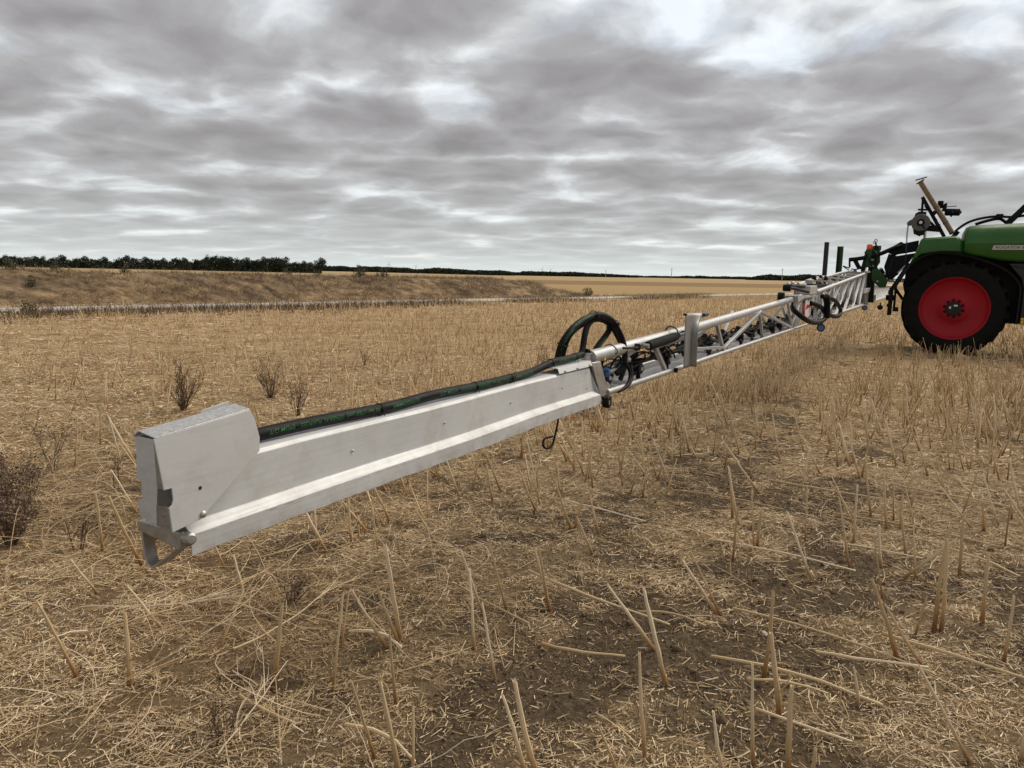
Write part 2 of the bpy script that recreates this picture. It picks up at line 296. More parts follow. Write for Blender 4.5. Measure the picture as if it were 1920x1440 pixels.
class MB:
    def __init__(s): s.v = []; s.f = []
    def add(s, vs, fs):
        o = len(s.v); s.v += [tuple(v) for v in vs]; s.f += [tuple(i+o for i in f) for f in fs]; return s
    def box(s, lo, hi):
        x0, y0, z0 = lo; x1, y1, z1 = hi
        return s.add([(x0,y0,z0),(x1,y0,z0),(x1,y1,z0),(x0,y1,z0),(x0,y0,z1),(x1,y0,z1),(x1,y1,z1),(x0,y1,z1)],
                     [(0,3,2,1),(4,5,6,7),(0,1,5,4),(1,2,6,5),(2,3,7,6),(3,0,4,7)])
    def bar(s, p0, p1, w, h, up=(0,0,1)):
        p0 = Vector(p0); p1 = Vector(p1); d = (p1-p0).normalized(); u = Vector(up)
        if abs(d.dot(u)) > 0.98: u = Vector((0,1,0))
        a = d.cross(u).normalized()*w/2; b = a.cross(d).normalized()*h/2
        vs = [p+i*a+j*b for p in (p0,p1) for i, j in ((-1,-1),(1,-1),(1,1),(-1,1))]
        return s.add(vs, [(0,3,2,1),(4,5,6,7),(0,1,5,4),(1,2,6,5),(2,3,7,6),(3,0,4,7)])
    def prism(s, poly, plane, lo, hi):
        """poly of 2D points; plane 'sz' (extrude v), 'vz' (extrude s), 'sv' (extrude z)"""
        def mk(a, b, c): return {'sz': (a, c, b), 'vz': (c, a, b), 'sv': (a, b, c)}[plane]
        n = len(poly)
        vs = [mk(a, b, lo) for a, b in poly] + [mk(a, b, hi) for a, b in poly]
        fs = [tuple(range(n))[::-1], tuple(range(n, 2*n))] + [(i, (i+1) % n, n+(i+1) % n, n+i) for i in range(n)]
        return s.add(vs, fs)
    def tube(s, pts, r, n=10, cap=True, ex=1.0):
        pts = [Vector(p) for p in pts]; k = len(pts)
        rs = r if isinstance(r, (list, tuple)) else [r]*k
        t0 = (pts[1]-pts[0]).normalized(); u, w = perp(t0); vs = []
        for i, p in enumerate(pts):
            t = (pts[min(i+1, k-1)]-pts[max(i-1, 0)]).normalized()
            u = (u - t*u.dot(t)).normalized(); w = t.cross(u)
            vs += [p + (u*math.cos(2*math.pi*j/n) + w*math.sin(2*math.pi*j/n)*ex)*rs[i] for j in range(n)]
        fs = [(i*n+j, i*n+(j+1) % n, (i+1)*n+(j+1) % n, (i+1)*n+j) for i in range(k-1) for j in range(n)]
        if cap: fs += [tuple(range(n))[::-1], tuple(range((k-1)*n, k*n))]
        return s.add(vs, fs)
    def lathe(s, prof, org, axis, n=24, cap=True):
        org = Vector(org); ax = Vector(axis).normalized(); u, w = perp(ax); vs = []
        for r, h in prof:
            vs += [org + ax*h + (u*math.cos(2*math.pi*j/n) + w*math.sin(2*math.pi*j/n))*r for j in range(n)]
        k = len(prof)
        fs = [(i*n+j, i*n+(j+1) % n, (i+1)*n+(j+1) % n, (i+1)*n+j) for i in range(k-1) for j in range(n)]
        if cap: fs += [tuple(range(n))[::-1], tuple(range((k-1)*n, k*n))]
        return s.add(vs, fs)
    def sheet(s, prof, s0, s1, th, off=None, nseg=1):
        """folded sheet: profile polyline of (v,z), extruded along s; off(v,z) shifts the far end"""
        P = [Vector((a, b)) for a, b in prof]; k = len(P); out = []
        for i in range(k):
            nn = Vector((0, 0))
            for a, b in ((i-1, i), (i, i+1)):
                if a >= 0 and b < k:
                    d = (P[b]-P[a]).normalized(); nn += Vector((-d.y, d.x))
            out.append(P[i]+nn.normalized()*th)
        ring = P+out[::-1]; n = len(ring); vs = []
        for q in range(nseg+1):
            f = q/nseg
            for p in ring:
                e = s1 + (off(p.x, p.y) if off else 0)
                vs.append((s0+(e-s0)*f, p.x, p.y))
        fs = [tuple(range(n))[::-1], tuple(range(nseg*n, nseg*n+n))]
        fs += [(q*n+i, q*n+(i+1) % n, (q+1)*n+(i+1) % n, (q+1)*n+i) for q in range(nseg) for i in range(n)]
        return s.add(vs, fs)
    def mesh(s, name, mat=None, smooth=32):
        me = bpy.data.meshes.new(name); me.from_pydata(s.v, [], s.f)
        if mat: me.materials.append(mat)
        import bmesh
        bm = bmesh.new(); bm.from_mesh(me); bmesh.ops.recalc_face_normals(bm, faces=bm.faces); bm.to_mesh(me); bm.free()
        if smooth:
            me.shade_smooth() if hasattr(me, 'shade_smooth') else None
            me.set_sharp_from_angle(angle=rad(smooth))
        return me
    def build(s, name, mat, parent=None, bevel=0, smooth=32):
        o = link(bpy.data.objects.new(name, s.mesh(name, M[mat], smooth)), parent)
        if bevel:
            b = o.modifiers.new('bevel', 'BEVEL'); b.width = bevel; b.segments = 2; b.limit_method = 'ANGLE'; b.angle_limit = rad(30)
        return o
def inst(name, me, parent, loc, rot=(0, 0, 0), scale=1.0):
    o = bpy.data.objects.new(name, me); link(o, parent); o.location = loc; o.rotation_euler = rot
    o.scale = (scale,)*3 if isinstance(scale, (int, float)) else scale
    return o
def smoothpath(pts, n=8):
    P = [Vector(p) for p in pts]; out = []
    for i in range(len(P)-1):
        a = P[max(i-1, 0)]; b = P[i]; c = P[i+1]; d = P[min(i+2, len(P)-1)]
        for k in range(n):
            t = k/n
            out.append(0.5*((2*b)+(c-a)*t+(2*a-5*b+4*c-d)*t*t+(3*b-a-3*c+d)*t**3))
    out.append(P[-1]); return out
def text_flat(txt, shear=0.0, bold=0.0):
    cu = bpy.data.curves.new('txt', 'FONT'); cu.body = txt; cu.shear = shear; cu.offset = bold; cu.resolution_u = 3
    o = bpy.data.objects.new('txt', cu); COL.objects.link(o)
    dg = bpy.context.evaluated_depsgraph_get(); me = bpy.data.meshes.new_from_object(o.evaluated_get(dg))
    vs = [v.co.copy() for v in me.vertices]; fs = [tuple(p.vertices) for p in me.polygons]
    bpy.data.objects.remove(o); bpy.data.curves.remove(cu); bpy.data.meshes.remove(me)
    x0 = min(v.x for v in vs); x1 = max(v.x for v in vs)
    return [((v.x-x0)/(x1-x0), v.y/0.7) for v in vs], fs     # x 0..1 along the string, y 0..1 cap height

# ------------------------------------------------------------------ ground, one sheet out to the horizon
ys = [-60, -30, -12, -5, -2, 0.0, 0.8, 1.4]
y = 1.8
while y < 70: ys.append(y); y += 0.021*max(1.0, (y/3.0)**1.25)
while y < 9000: ys.append(y); y *= 1.16
ys = np.array(ys); NT = 440
tt = np.linspace(-1, 1, NT)
ext = np.array([4, 14, 60, 300, 1500, 9000.0])
fan = np.maximum(0.80*np.abs(ys)+1.1, 1.2)
cols = np.concatenate([-(ext[::-1])[None, :]-fan[:, None], fan[:, None]*tt[None, :], fan[:, None]+ext[None, :]], axis=1)
GX = cols; GY = np.repeat(ys[:, None], GX.shape[1], 1); GZ = height(GX, GY)
nr, nc = GX.shape
idx = np.arange(nr*nc).reshape(nr, nc)
GF = np.stack([idx[:-1, :-1], idx[:-1, 1:], idx[1:, 1:], idx[1:, :-1]], -1).reshape(-1, 4)
lit = litter(GX, GY)
gm, t, b = newmat('field_soil_and_litter')
b.inputs['Roughness'].default_value = 0.95; b.inputs['Specular IOR Level'].default_value = 0.15
geo = N(t, 'ShaderNodeNewGeometry'); P = geo.outputs['Position']
def gn(scale, detail=5.0, rough=0.6, stretch=None, rot=0.0):
    n = N(t, 'ShaderNodeTexNoise', i_Scale=scale, i_Detail=detail, i_Roughness=rough)
    if stretch:
        mp = N(t, 'ShaderNodeMapping'); mp.inputs['Scale'].default_value = stretch; mp.inputs['Rotation'].default_value = (0, 0, rot); L(t, P, mp.inputs[0]); L(t, mp.outputs[0], n.inputs['Vector'])
    else: L(t, P, n.inputs['Vector'])
    return n.outputs[0]
at = N(t, 'ShaderNodeAttribute', attribute_name='litter')
soil = ramp(t, gn(38, 9, 0.75), [(0.33, (0.055, 0.038, 0.023)), (0.5, (0.165, 0.119, 0.074)), (0.68, (0.29, 0.22, 0.145))])
fib = math_node(t, 'ADD', math_node(t, 'MULTIPLY', gn(1.0, 3, 0.6, (30, 160, 30), 0.5), 0.5), math_node(t, 'MULTIPLY', gn(1.0, 3, 0.6, (150, 28, 30), -0.3), 0.5))
straw = ramp(t, fib, [(0.36, (0.20, 0.125, 0.06)), (0.5, (0.50, 0.355, 0.195)), (0.64, (0.72, 0.55, 0.335))])
lf = math_node(t, 'ADD', at.outputs['Fac'], math_node(t, 'MULTIPLY', math_node(t, 'SUBTRACT', gn(9, 7, 0.7), 0.5), 1.1))
lm = ramp(t, lf, [(0.42, (0, 0, 0)), (0.62, (1, 1, 1))])
spy = N(t, 'ShaderNodeSeparateXYZ'); L(t, P, spy.inputs[0])
thin = ramp(t, math_node(t, 'DIVIDE', spy.outputs[1], 20.0), [(0.2, (0.55, 0.55, 0.55)), (0.5, (1, 1, 1))])     # straw colour mixed in weaker close to the camera, full further out
lm = mixc(t, 1.0, lm, thin, 'MULTIPLY')
near = mixc(t, lm, soil, straw)
sp = N(t, 'ShaderNodeSeparateXYZ'); L(t, P, sp.inputs[0])
yw = math_node(t, 'ADD', sp.outputs[1], math_node(t, 'MULTIPLY', sp.outputs[0], -0.12))
yk = math_node(t, 'DIVIDE', yw, 1000.0)
bands = ramp(t, yk, [(0.0, (0.40, 0.285, 0.14)), (0.135, (0.40, 0.28, 0.135)), (0.139, (0.235, 0.15, 0.075)), (0.245, (0.225, 0.145, 0.072)), (0.25, (0.41, 0.30, 0.155)), (0.6, (0.43, 0.325, 0.18))])
bands = mixc(t, math_node(t, 'MULTIPLY', gn(1.0, 6, 0.6, (0.06, 0.6, 1)), 0.5), bands, (0.30, 0.2, 0.095))
ff = ramp(t, math_node(t, 'DIVIDE', sp.outputs[1], 100.0), [(0.45, (0, 0, 0)), (0.75, (1, 1, 1))])
redp = ramp(t, gn(0.9, 4, 0.6), [(0.45, (0, 0, 0)), (0.65, (0.55, 0.55, 0.55))])
near = mixc(t, math_node(t, 'MULTIPLY', redp, ramp(t, math_node(t, 'MULTIPLY', sp.outputs[0], -0.3), [(0.0, (0, 0, 0)), (0.6, (1, 1, 1))])), near, (0.19, 0.105, 0.05))
col = mixc(t, ff, near, bands); L(t, col, b.inputs['Base Color'])
bh = math_node(t, 'ADD', math_node(t, 'MULTIPLY', gn(45, 9, 0.75), 1.0), math_node(t, 'MULTIPLY', fib, 0.4))
bp = N(t, 'ShaderNodeBump', i_Strength=1.0, i_Distance=0.045); L(t, bh, bp.inputs['Height']); L(t, bp.outputs[0], b.inputs['Normal'])
ground = link(bpy.data.objects.new('ground', mesh_np('ground', np.stack([GX, GY, GZ], -1).reshape(-1, 3), GF, gm, {'litter': lit.ravel()}, True)))
tag(ground, 'stubble field with bare soil patches and straw litter', kind='structure')

# ------------------------------------------------------------------ gravel track and spoil bank
T0 = np.array([-17.2, 28.0]); TD = np.array([30.2, 35.9]); TD /= np.linalg.norm(TD); TN = np.array([-TD[1], TD[0]])
def track_strip():
    vs = []; n = 90
    for i in range(n+1):
        s_ = -60+170*i/n
        for w in (-1.5, -0.75, 0.0, 0.75, 1.5):
            e = 0.25*(random.random()-0.5) if abs(w) > 1 else 0
            p = T0+TD*s_+TN*(w+e); vs.append((p[0], p[1], float(height(p[0], p[1]))*0+0.03+0.02*(1-abs(w)/1.5)))
    F = [(i*5+j, i*5+j+1, i*5+j+6, i*5+j+5) for i in range(n) for j in range(4)]
    return np.array(vs), np.array(F)
gv, gf = track_strip()
M['gravel'] = plain('pale_gravel', (0.50, 0.48, 0.46), 0.95, 0, 0.25, 3.0, 0.5, 30)
tr = link(bpy.data.objects.new('gravel_track', mesh_np('gravel_track', gv, gf, M['gravel'], None, True)))
tag(tr, 'pale gravel farm track along the foot of the bank', kind='structure')
B0 = np.array([4.65, 58.6]); BD = np.array([25.2, 28.6]); BD /= np.linalg.norm(BD); B0 = B0+BD*3.0; BN = np.array([-BD[1], BD[0]])
def bank_h(a, p):       # a along (0 = right end, negative to the left), p across (0 = foot by the track)
    a = np.asarray(a, float); p = np.asarray(p, float)
    H = 1.15 + 0.0045*(-a) + 0.28*(fbm(a*0.22, p*0.2, 3, 91)-0.5)
    prof = np.clip(p/3.2, 0, 1)**0.8; prof = prof*np.clip((15-p)/6, 0, 1)**0.7
    endt = np.clip(-a/4.5, 0, 1)**0.75
    z = H*prof*endt
    rough = (0.15*(fbm(a*1.1, p*1.1, 4, 55)-0.5)+0.12*(fbm(a*3.3, p*3.3, 2, 57)-0.5))*np.clip(z/0.4, 0, 1)
    return z+rough-0.02
aa = np.linspace(-75, 0.5, 420); pp = np.concatenate([np.linspace(0, 4.5, 34), np.linspace(4.8, 15.2, 22)])
A, Pp = np.meshgrid(aa, pp, indexing='ij'); BZ = bank_h(A, Pp)
BX = B0[0]+BD[0]*A+BN[0]*Pp; BY = B0[1]+BD[1]*A+BN[1]*Pp
ni, nj = A.shape; ix = np.arange(ni*nj).reshape(ni, nj)
BF = np.stack([ix[:-1, :-1], ix[1:, :-1], ix[1:, 1:], ix[:-1, 1:]], -1).reshape(-1, 4)
bm_, t, b = newmat('bank_earth'); b.inputs['Roughness'].default_value = 0.95; b.inputs['Specular IOR Level'].default_value = 0.1
geo = N(t, 'ShaderNodeNewGeometry'); P = geo.outputs['Position']
c1 = ramp(t, gn(1.3, 8, 0.7), [(0.36, (0.08, 0.056, 0.038)), (0.5, (0.215, 0.158, 0.10)), (0.66, (0.40, 0.30, 0.19))])
c2 = ramp(t, gn(0.25, 4, 0.6), [(0.4, (0.75, 0.72, 0.72)), (0.62, (1.1, 1.05, 0.95))])
L(t, mixc(t, 1.0, c1, c2, 'MULTIPLY'), b.inputs['Base Color'])
bp = N(t, 'ShaderNodeBump', i_Strength=1.0, i_Distance=0.12); L(t, gn(5, 8, 0.7), bp.inputs['Height']); L(t, bp.outputs[0], b.inputs['Normal'])
bank = link(bpy.data.objects.new('embankment', mesh_np('embankment', np.stack([BX, BY, BZ], -1).reshape(-1, 3), BF, bm_, None, True)))
tag(bank, 'long low bank of brown earth and dry grass', kind='structure')

# ------------------------------------------------------------------ blades / twigs as vectorised strips
def strips(base, direc, length, width, bend, nseg=2):
    """base (n,3), direc (n,3) unit, returns V,F: flat tapering blades"""
    n = len(base); side = np.cross(direc, RNG.normal(size=(n, 3))); side /= np.linalg.norm(side, axis=1)[:, None]+1e-9
    Vs = []
    for k in range(nseg+1):
        f = k/nseg
        c = base+direc*(length*f)[:, None]+bend*(f*f)
        w = (width*(1-0.75*f))[:, None]*side*0.5
        Vs += [c-w, c+w]
    V = np.stack(Vs, 1).reshape(-1, 3); m_ = 2*(nseg+1); o = (np.arange(n)*m_)[:, None]
    F = np.concatenate([o+np.array([[2*k, 2*k+1, 2*k+3, 2*k+2]]) for k in range(nseg)], 0)
    return V, F, m_
def tuft_stuff(name, xy, z, hmin, hmax, per, spread, width, mat, label, lean=0.55):
    n = len(xy)*per; q = np.repeat(np.arange(len(xy)), per)
    base = np.stack([xy[q, 0], xy[q, 1], z[q]], 1); base[:, :2] += RNG.normal(size=(n, 2))*spread
    d = RNG.normal(size=(n, 3))*np.array([lean, lean, 0.2]); d[:, 2] = 1; d /= np.linalg.norm(d, axis=1)[:, None]
    ln = RNG.uniform(hmin, hmax, n); bend = RNG.normal(size=(n, 3))*ln[:, None]*0.25
    V, F, k = strips(base, d, ln, np.full(n, width)*RNG.uniform(0.6, 1.4, n), bend)
    tv = np.repeat(np.clip(RNG.beta(2, 2, len(xy))[q]*0.6+RNG.uniform(0, 0.4, n), 0, 1), k)
    o = link(bpy.data.objects.new(name, mesh_np(name, V, F, mat, {'tint': tv})))
    tag(o, label, kind='stuff'); return o
# dry grass on the bank
na = 5200
a_ = RNG.uniform(-62, 0, na); p_ = RNG.uniform(0.1, 7, na)
g = fbm(a_*0.5, p_*0.7, 3, 44) > 0.44
a_, p_ = a_[g], p_[g]
tuft_stuff('bank_grass', np.stack([B0[0]+BD[0]*a_+BN[0]*p_, B0[1]+BD[1]*a_+BN[1]*p_], 1), bank_h(a_, p_)-0.02, 0.10, 0.32, 9, 0.16, 0.024, M['bankgrass'], 'dry brown grass growing over the earth bank', 0.8)
# verge weeds between field and track
nv = 2300
s_ = RNG.uniform(-22, 48, nv); w_ = -1.7-np.abs(RNG.normal(size=nv))*1.9*np.clip(1-s_/90, 0.4, 1)
keepv = fbm(s_*0.35, s_*0.0+2.0, 2, 7) > 0.36; s_, w_ = s_[keepv], w_[keepv]-0.35
vx = T0[0]+TD[0]*s_+TN[0]*w_; vy = T0[1]+TD[1]*s_+TN[1]*w_
tuft_stuff('verge_weeds', np.stack([vx, vy], 1), height(vx, vy)-0.02, 0.10, 0.40, 16, 0.20, 0.017, M['verge'], 'dark dry weeds along the near edge of the gravel track', 0.6)
s_ = RNG.uniform(-22, 60, 500); w_ = 1.6+RNG.uniform(0, 0.8, 500)
vx = T0[0]+TD[0]*s_+TN[0]*w_; vy = T0[1]+TD[1]*s_+TN[1]*w_
tuft_stuff('track_edge_grass', np.stack([vx, vy], 1), vx*0, 0.08, 0.28, 14, 0.2, 0.016, M['bankgrass'], 'thin dry grass at the foot of the bank', 0.7)

# ------------------------------------------------------------------ straw litter
def in_view(x, y, margin=0.08):
    return np.abs(x) < (0.70+margin)*y+0.35
def chaff(name, n, y0, y1, l0, l1, w0, w1, label, seed, dmin=0.0, tall=0.012):
    r = np.random.default_rng(seed)
    u = r.uniform(0, 1, n*3); yy = np.sqrt(y0*y0+(y1*y1-y0*y0)*u); xx = (r.uniform(-1, 1, n*3))*(0.76*yy+1.5)
    lv = litter(xx, yy); cl = fbm(xx*7, yy*7, 2, 61)
    keep = r.uniform(0, 1, n*3) < np.clip((lv-0.12)*1.35, 0.10, 1)*np.clip(0.15+1.9*(cl-0.22), 0.06, 1)
    xx, yy, lv = xx[keep][:n], yy[keep][:n], lv[keep][:n]; k = len(xx)
    yaw = r.uniform(0, 2*np.pi, k); tiny = r.uniform(0, 1, k) < 0.55; ln = np.where(tiny, l0*r.uniform(0.5, 2.2, k), l0+(l1-l0)*r.beta(1.2, 2.6, k)); wd = r.uniform(w0, w1, k)*np.where(tiny, 0.8, 1.0)
    pit = r.normal(0, 0.16, k); dx = np.cos(yaw)*np.cos(pit); dy = np.sin(yaw)*np.cos(pit); dz = np.sin(pit)
    zc = height(xx, yy)+0.003+r.uniform(0, tall, k)*lv+np.abs(dz)*ln*0.35
    c = np.stack([xx, yy, zc], 1); d = np.stack([dx, dy, dz], 1)*(ln/2)[:, None]
    sd_ = np.stack([-np.sin(yaw), np.cos(yaw), r.normal(0, 0.7, k)], 1); sd_ /= np.linalg.norm(sd_, axis=1)[:, None]; sd_ *= (wd/2)[:, None]
    tp = r.uniform(0.5, 1.0, k)[:, None]
    V = np.stack([c-d-sd_, c-d+sd_, c+d+sd_*tp, c+d-sd_*tp], 1).reshape(-1, 3)
    F = np.arange(k*4).reshape(-1, 4)
    red = np.clip((-xx+0.3)/1.5, 0, 1)*np.clip((fbm(xx*0.9, yy*0.9, 3, 83)-0.38)*4, 0, 1)*np.clip((9-yy)/4, 0, 1)
    tint = np.clip(r.beta(1.5, 1.9, k)*(1-0.45*red)+0.10*(lv-0.5), 0, 1)
    ob = link(bpy.data.objects.new(name, mesh_np(name, V, F, M['chaff'], {'tint': np.repeat(tint, 4)})))
    tag(ob, label, kind='stuff')
chaff('straw_litter', 450000, 1.3, 6.2, 0.006, 0.095, 0.0011, 0.0046, 'short broken straw scattered over the near soil', 101)
chaff('straw_litter', 165000, 6.2, 14, 0.02, 0.17, 0.003, 0.010, 'broken straw lying across the middle of the field', 102, tall=0.02)
chaff('straw_litter', 80000, 14, 42, 0.05, 0.34, 0.006, 0.018, 'pale straw lying over the far stubble', 103, tall=0.04)

def crumbs(n, y0, y1, seed):
    r = np.random.default_rng(seed); yy = np.sqrt(y0*y0+(y1*y1-y0*y0)*r.uniform(0, 1, n*4)); xx = r.uniform(-1, 1, n*4)*(0.76*yy+1.2)
    kp = r.uniform(0, 1, n*4) < np.clip(1.05-litter(xx, yy)*1.25, 0.04, 1)*np.clip(2.2*(fbm(xx*6, yy*6, 2, 97)-0.25), 0.1, 1); xx, yy = xx[kp][:n], yy[kp][:n]; k = len(xx)
    sz = 0.0022+0.011*r.beta(1.0, 5.0, k)*(1+yy/8); c = np.stack([xx, yy, height(xx, yy)+sz*0.3], 1)
    d = r.normal(size=(k, 4, 3)); d += np.array([[1, 1, 1], [1, -1, -1], [-1, 1, -1], [-1, -1, 1]])[None]*1.2; d /= np.linalg.norm(d, axis=2)[:, :, None]
    V = (c[:, None, :]+d*sz[:, None, None]).reshape(-1, 3); o = (np.arange(k)*4)[:, None]
    F = np.concatenate([o+np.array([f_]) for f_ in ((0, 1, 2), (0, 3, 1), (0, 2, 3), (1, 3, 2))], 0)
    tag(link(bpy.data.objects.new('soil_crumbs', mesh_np('soil_crumbs', V, F, M['clod']))), 'fine crumbs of dry soil on the bare patches', kind='stuff')
crumbs(60000, 1.3, 8, 301)
# longer loose stems (mass) : curved thin tubes
def stems(name, n, y0, y1, l0, l1, r0_, r1_, label, seed, mask, arch, parent_mat='chaff', nk=6):
    r = np.random.default_rng(seed)
    u = r.uniform(0, 1, n*6); yy = np.sqrt(y0*y0+(y1*y1-y0*y0)*u); xx = r.uniform(-1, 1, n*6)*(0.76*yy+1.2)
    k_ = mask(xx, yy, r); xx, yy = xx[k_][:n], yy[k_][:n]; k = len(xx)
    ln = r.uniform(l0, l1, k)**1.0; yaw = r.uniform(0, 2*np.pi, k); curv = r.normal(0, arch, k); lift = r.uniform(0, 1, k)**2*arch*0.14
    tilt = r.normal(0, 0.05+0.1*arch, k); rr = r.uniform(r0_, r1_, k); Vs = []
    px, py = xx.copy(), yy.copy(); base_z = height(xx, yy)
    for q in range(nk):
        f = q/(nk-1); a = yaw+curv*(f-0.5)*2
        if q: px = px+np.cos(a)*ln/(nk-1); py = py+np.sin(a)*ln/(nk-1)
        z = np.maximum(height(px, py)+rr+0.008+lift*np.sin(np.pi*f)*ln*3+np.abs(tilt)*f*ln, height(px, py)+rr)
        rk = rr*(1-0.5*f)
        for s3 in range(3):
            th = 2*np.pi*s3/3
            Vs.append(np.stack([px-np.sin(a)*np.cos(th)*rk, py+np.cos(a)*np.cos(th)*rk, z+np.sin(th)*rk], 1))
    V = np.stack(Vs, 1).reshape(-1, 3); m_ = nk*3; o = (np.arange(k)*m_)[:, None]; F = []
    for q in range(nk-1):
        for s3 in range(3):
            F.append(o+np.array([[q*3+s3, q*3+(s3+1) % 3, (q+1)*3+(s3+1) % 3, (q+1)*3+s3]]))
    tint = np.clip(r.beta(2.6, 2.2, k), 0, 1)
    ob = link(bpy.data.objects.new(name, mesh_np(name, V, np.concatenate(F, 0), M[parent_mat], {'tint': np.repeat(tint, m_)}, True)))
    tag(ob, label, kind='stuff')
LEFT = lambda x, y, r: r.uniform(0, 1, len(x)) < np.clip((-x+0.15)/1.4, 0.0, 1)
ANY = lambda x, y, r: r.uniform(0, 1, len(x)) < 0.25+0.75*litter(x, y)
stems('tangled_stems', 1500, 1.9, 7.5, 0.15, 0.8, 0.0010, 0.0028, 'tangle of thin curved dry stems on the left foreground', 201, LEFT, 1.0, nk=9)
stems('loose_straw', 1500, 1.9, 9, 0.06, 0.32, 0.0015, 0.0036, 'loose straight straws lying among the stubble', 202, ANY, 0.15, nk=4)
stems('loose_straw', 2600, 9, 34, 0.15, 0.6, 0.003, 0.006, 'loose straws lying in the far part of the stubble', 203, ANY, 0.2, nk=4)

# ------------------------------------------------------------------ standing stalks
HAND = [(-0.46,3.06,-0.06,0.46),(-0.51,3.01,-0.14,0.28),(-0.46,3.04,-0.09,0.29),(-0.41,2.59,-0.02,0.31),(-0.14,3.02,-0.03,0.33),(-0.04,2.78,-0.06,0.32),(-0.0,3.37,-0.09,0.35),(0.2,3.42,-0.06,0.33),(0.49,4.13,-0.11,0.26),(0.56,4.45,-0.06,0.23),(-0.43,2.28,-0.07,0.3),(-0.33,2.18,-0.07,0.31),(-0.3,2.2,-0.0,0.24),(0.07,2.21,-0.08,0.27),(0.11,2.21,-0.08,0.34),(0.63,2.73,-0.09,0.36),(0.64,3.0,-0.21,0.29),(0.47,2.29,-0.03,0.37),(0.37,2.2,-0.07,0.18),(-0.54,4.73,-0.07,0.18),(-0.56,4.73,0.09,0.19),(0.21,3.4,-0.08,0.28),(1.62,3.77,-0.13,0.36),(1.89,3.57,-0.06,0.33),(2.1,4.01,-0.02,0.24),(2.21,3.86,-0.02,0.29),(2.47,3.9,0.02,0.35),(2.24,3.33,-0.03,0.36),(2.13,3.0,-0.02,0.32),(2.0,3.25,-0.06,0.47),(1.97,3.25,0.04,0.5),(1.02,2.57,-0.05,0.32),(0.93,2.24,-0.01,0.31),(0.83,2.28,-0.01,0.34),(0.71,2.21,-0.04,0.22),(0.99,2.21,-0.02,0.15),(1.34,2.63,-0.05,0.18),(1.66,2.97,-0.14,0.36),(1.75,2.93,-0.2,0.29),(1.56,2.29,-0.2,0.34),(1.02,3.35,-0.17,0.33),(1.01,3.35,-0.19,0.28),(1.73,2.29,-0.02,0.2),(1.26,4.02,0.0,0.34),(1.45,4.22,-0.04,0.37),(1.8,4.36,-0.02,0.35),(1.91,3.98,-0.06,0.39),(2.1,4.37,-0.03,0.38),(1.5,4.84,-0.06,0.37),(1.49,4.66,-0.06,0.37),(2.48,4.94,-0.05,0.42),(2.46,4.68,-0.06,0.4),(2.6,4.59,-0.09,0.33),(2.82,5.85,-0.1,0.33),(2.86,6.36,-0.04,0.35),(3.02,6.56,-0.05,0.31),(3.21,6.45,-0.08,0.38),(3.37,6.34,-0.1,0.39),(3.53,6.53,-0.11,0.45),(3.45,6.0,-0.14,0.4),(3.91,6.97,-0.15,0.38),(3.77,6.24,-0.07,0.42),(3.9,6.25,-0.15,0.45),(3.99,6.32,0.0,0.35),(3.78,5.76,-0.07,0.39),(4.26,6.46,-0.06,0.37),(3.25,4.76,-0.1,0.35),(3.58,5.04,-0.12,0.42),(2.41,6.51,-0.09,0.43),(2.74,6.81,-0.11,0.42),(2.12,6.76,-0.08,0.32),(2.26,7.46,-0.04,0.39),(2.37,7.07,-0.03,0.4),(2.32,4.71,-0.22,0.31),(1.89,5.44,-0.29,0.38),(3.04,6.9,-0.04,0.27),(3.05,4.72,-0.31,0.32)]
def stalk_mesh(seed):
    r = random.Random(seed); mb = MB(); n = 7; rings = 9; pts = []; rs = []
    cx = r.uniform(-0.012, 0.012); cy = r.uniform(-0.012, 0.012); node = [r.uniform(0.25, 0.4), r.uniform(0.6, 0.8)]
    for i in range(rings):
        f = i/(rings-1)
        k = 1.0-0.32*f + (0.35 if i == 0 else 0.12 if i == 1 else 0) + r.uniform(-0.04, 0.04)
        for nd in node:
            if abs(f-nd) < 0.07: k += 0.2
        pts.append((cx*math.sin(f*3.1)+r.uniform(-0.003, 0.003), cy*math.sin(f*2.6)+r.uniform(-0.003, 0.003), f)); rs.append(0.0165*k)
    mb.tube(pts, rs, n, cap=False)
    top = len(mb.v)-n                      # ragged hollow cut
    for j in range(n):
        x, y_, z = mb.v[top+j]; mb.v[top+j] = (x, y_, z+r.uniform(-0.02, 0.03))
    c = pts[-1]; o = len(mb.v); mb.v.append((c[0], c[1], 0.97)); mb.f += [(top+j, top+(j+1) % n, o) for j in range(n)]
    if seed % 3 == 0:                       # torn sheath or snapped side shoot
        a_ = r.uniform(0, 6.28); f0 = node[0]; ca, sa = math.cos(a_)*0.0165, math.sin(a_)*0.0165
        mb.tube([(ca*0.6, sa*0.6, f0), (ca*3.0, sa*3.0, f0+0.09), (ca*5.5, sa*5.5, f0+r.uniform(0.15, 0.28))], [0.006, 0.0045, 0.002], 4)
    me = mb.mesh('stalk_%d' % seed, M['stalk'], 28)
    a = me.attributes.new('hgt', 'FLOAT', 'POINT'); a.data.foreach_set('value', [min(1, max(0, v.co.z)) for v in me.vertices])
    return me
SM = [stalk_mesh(k) for k in range(14)]
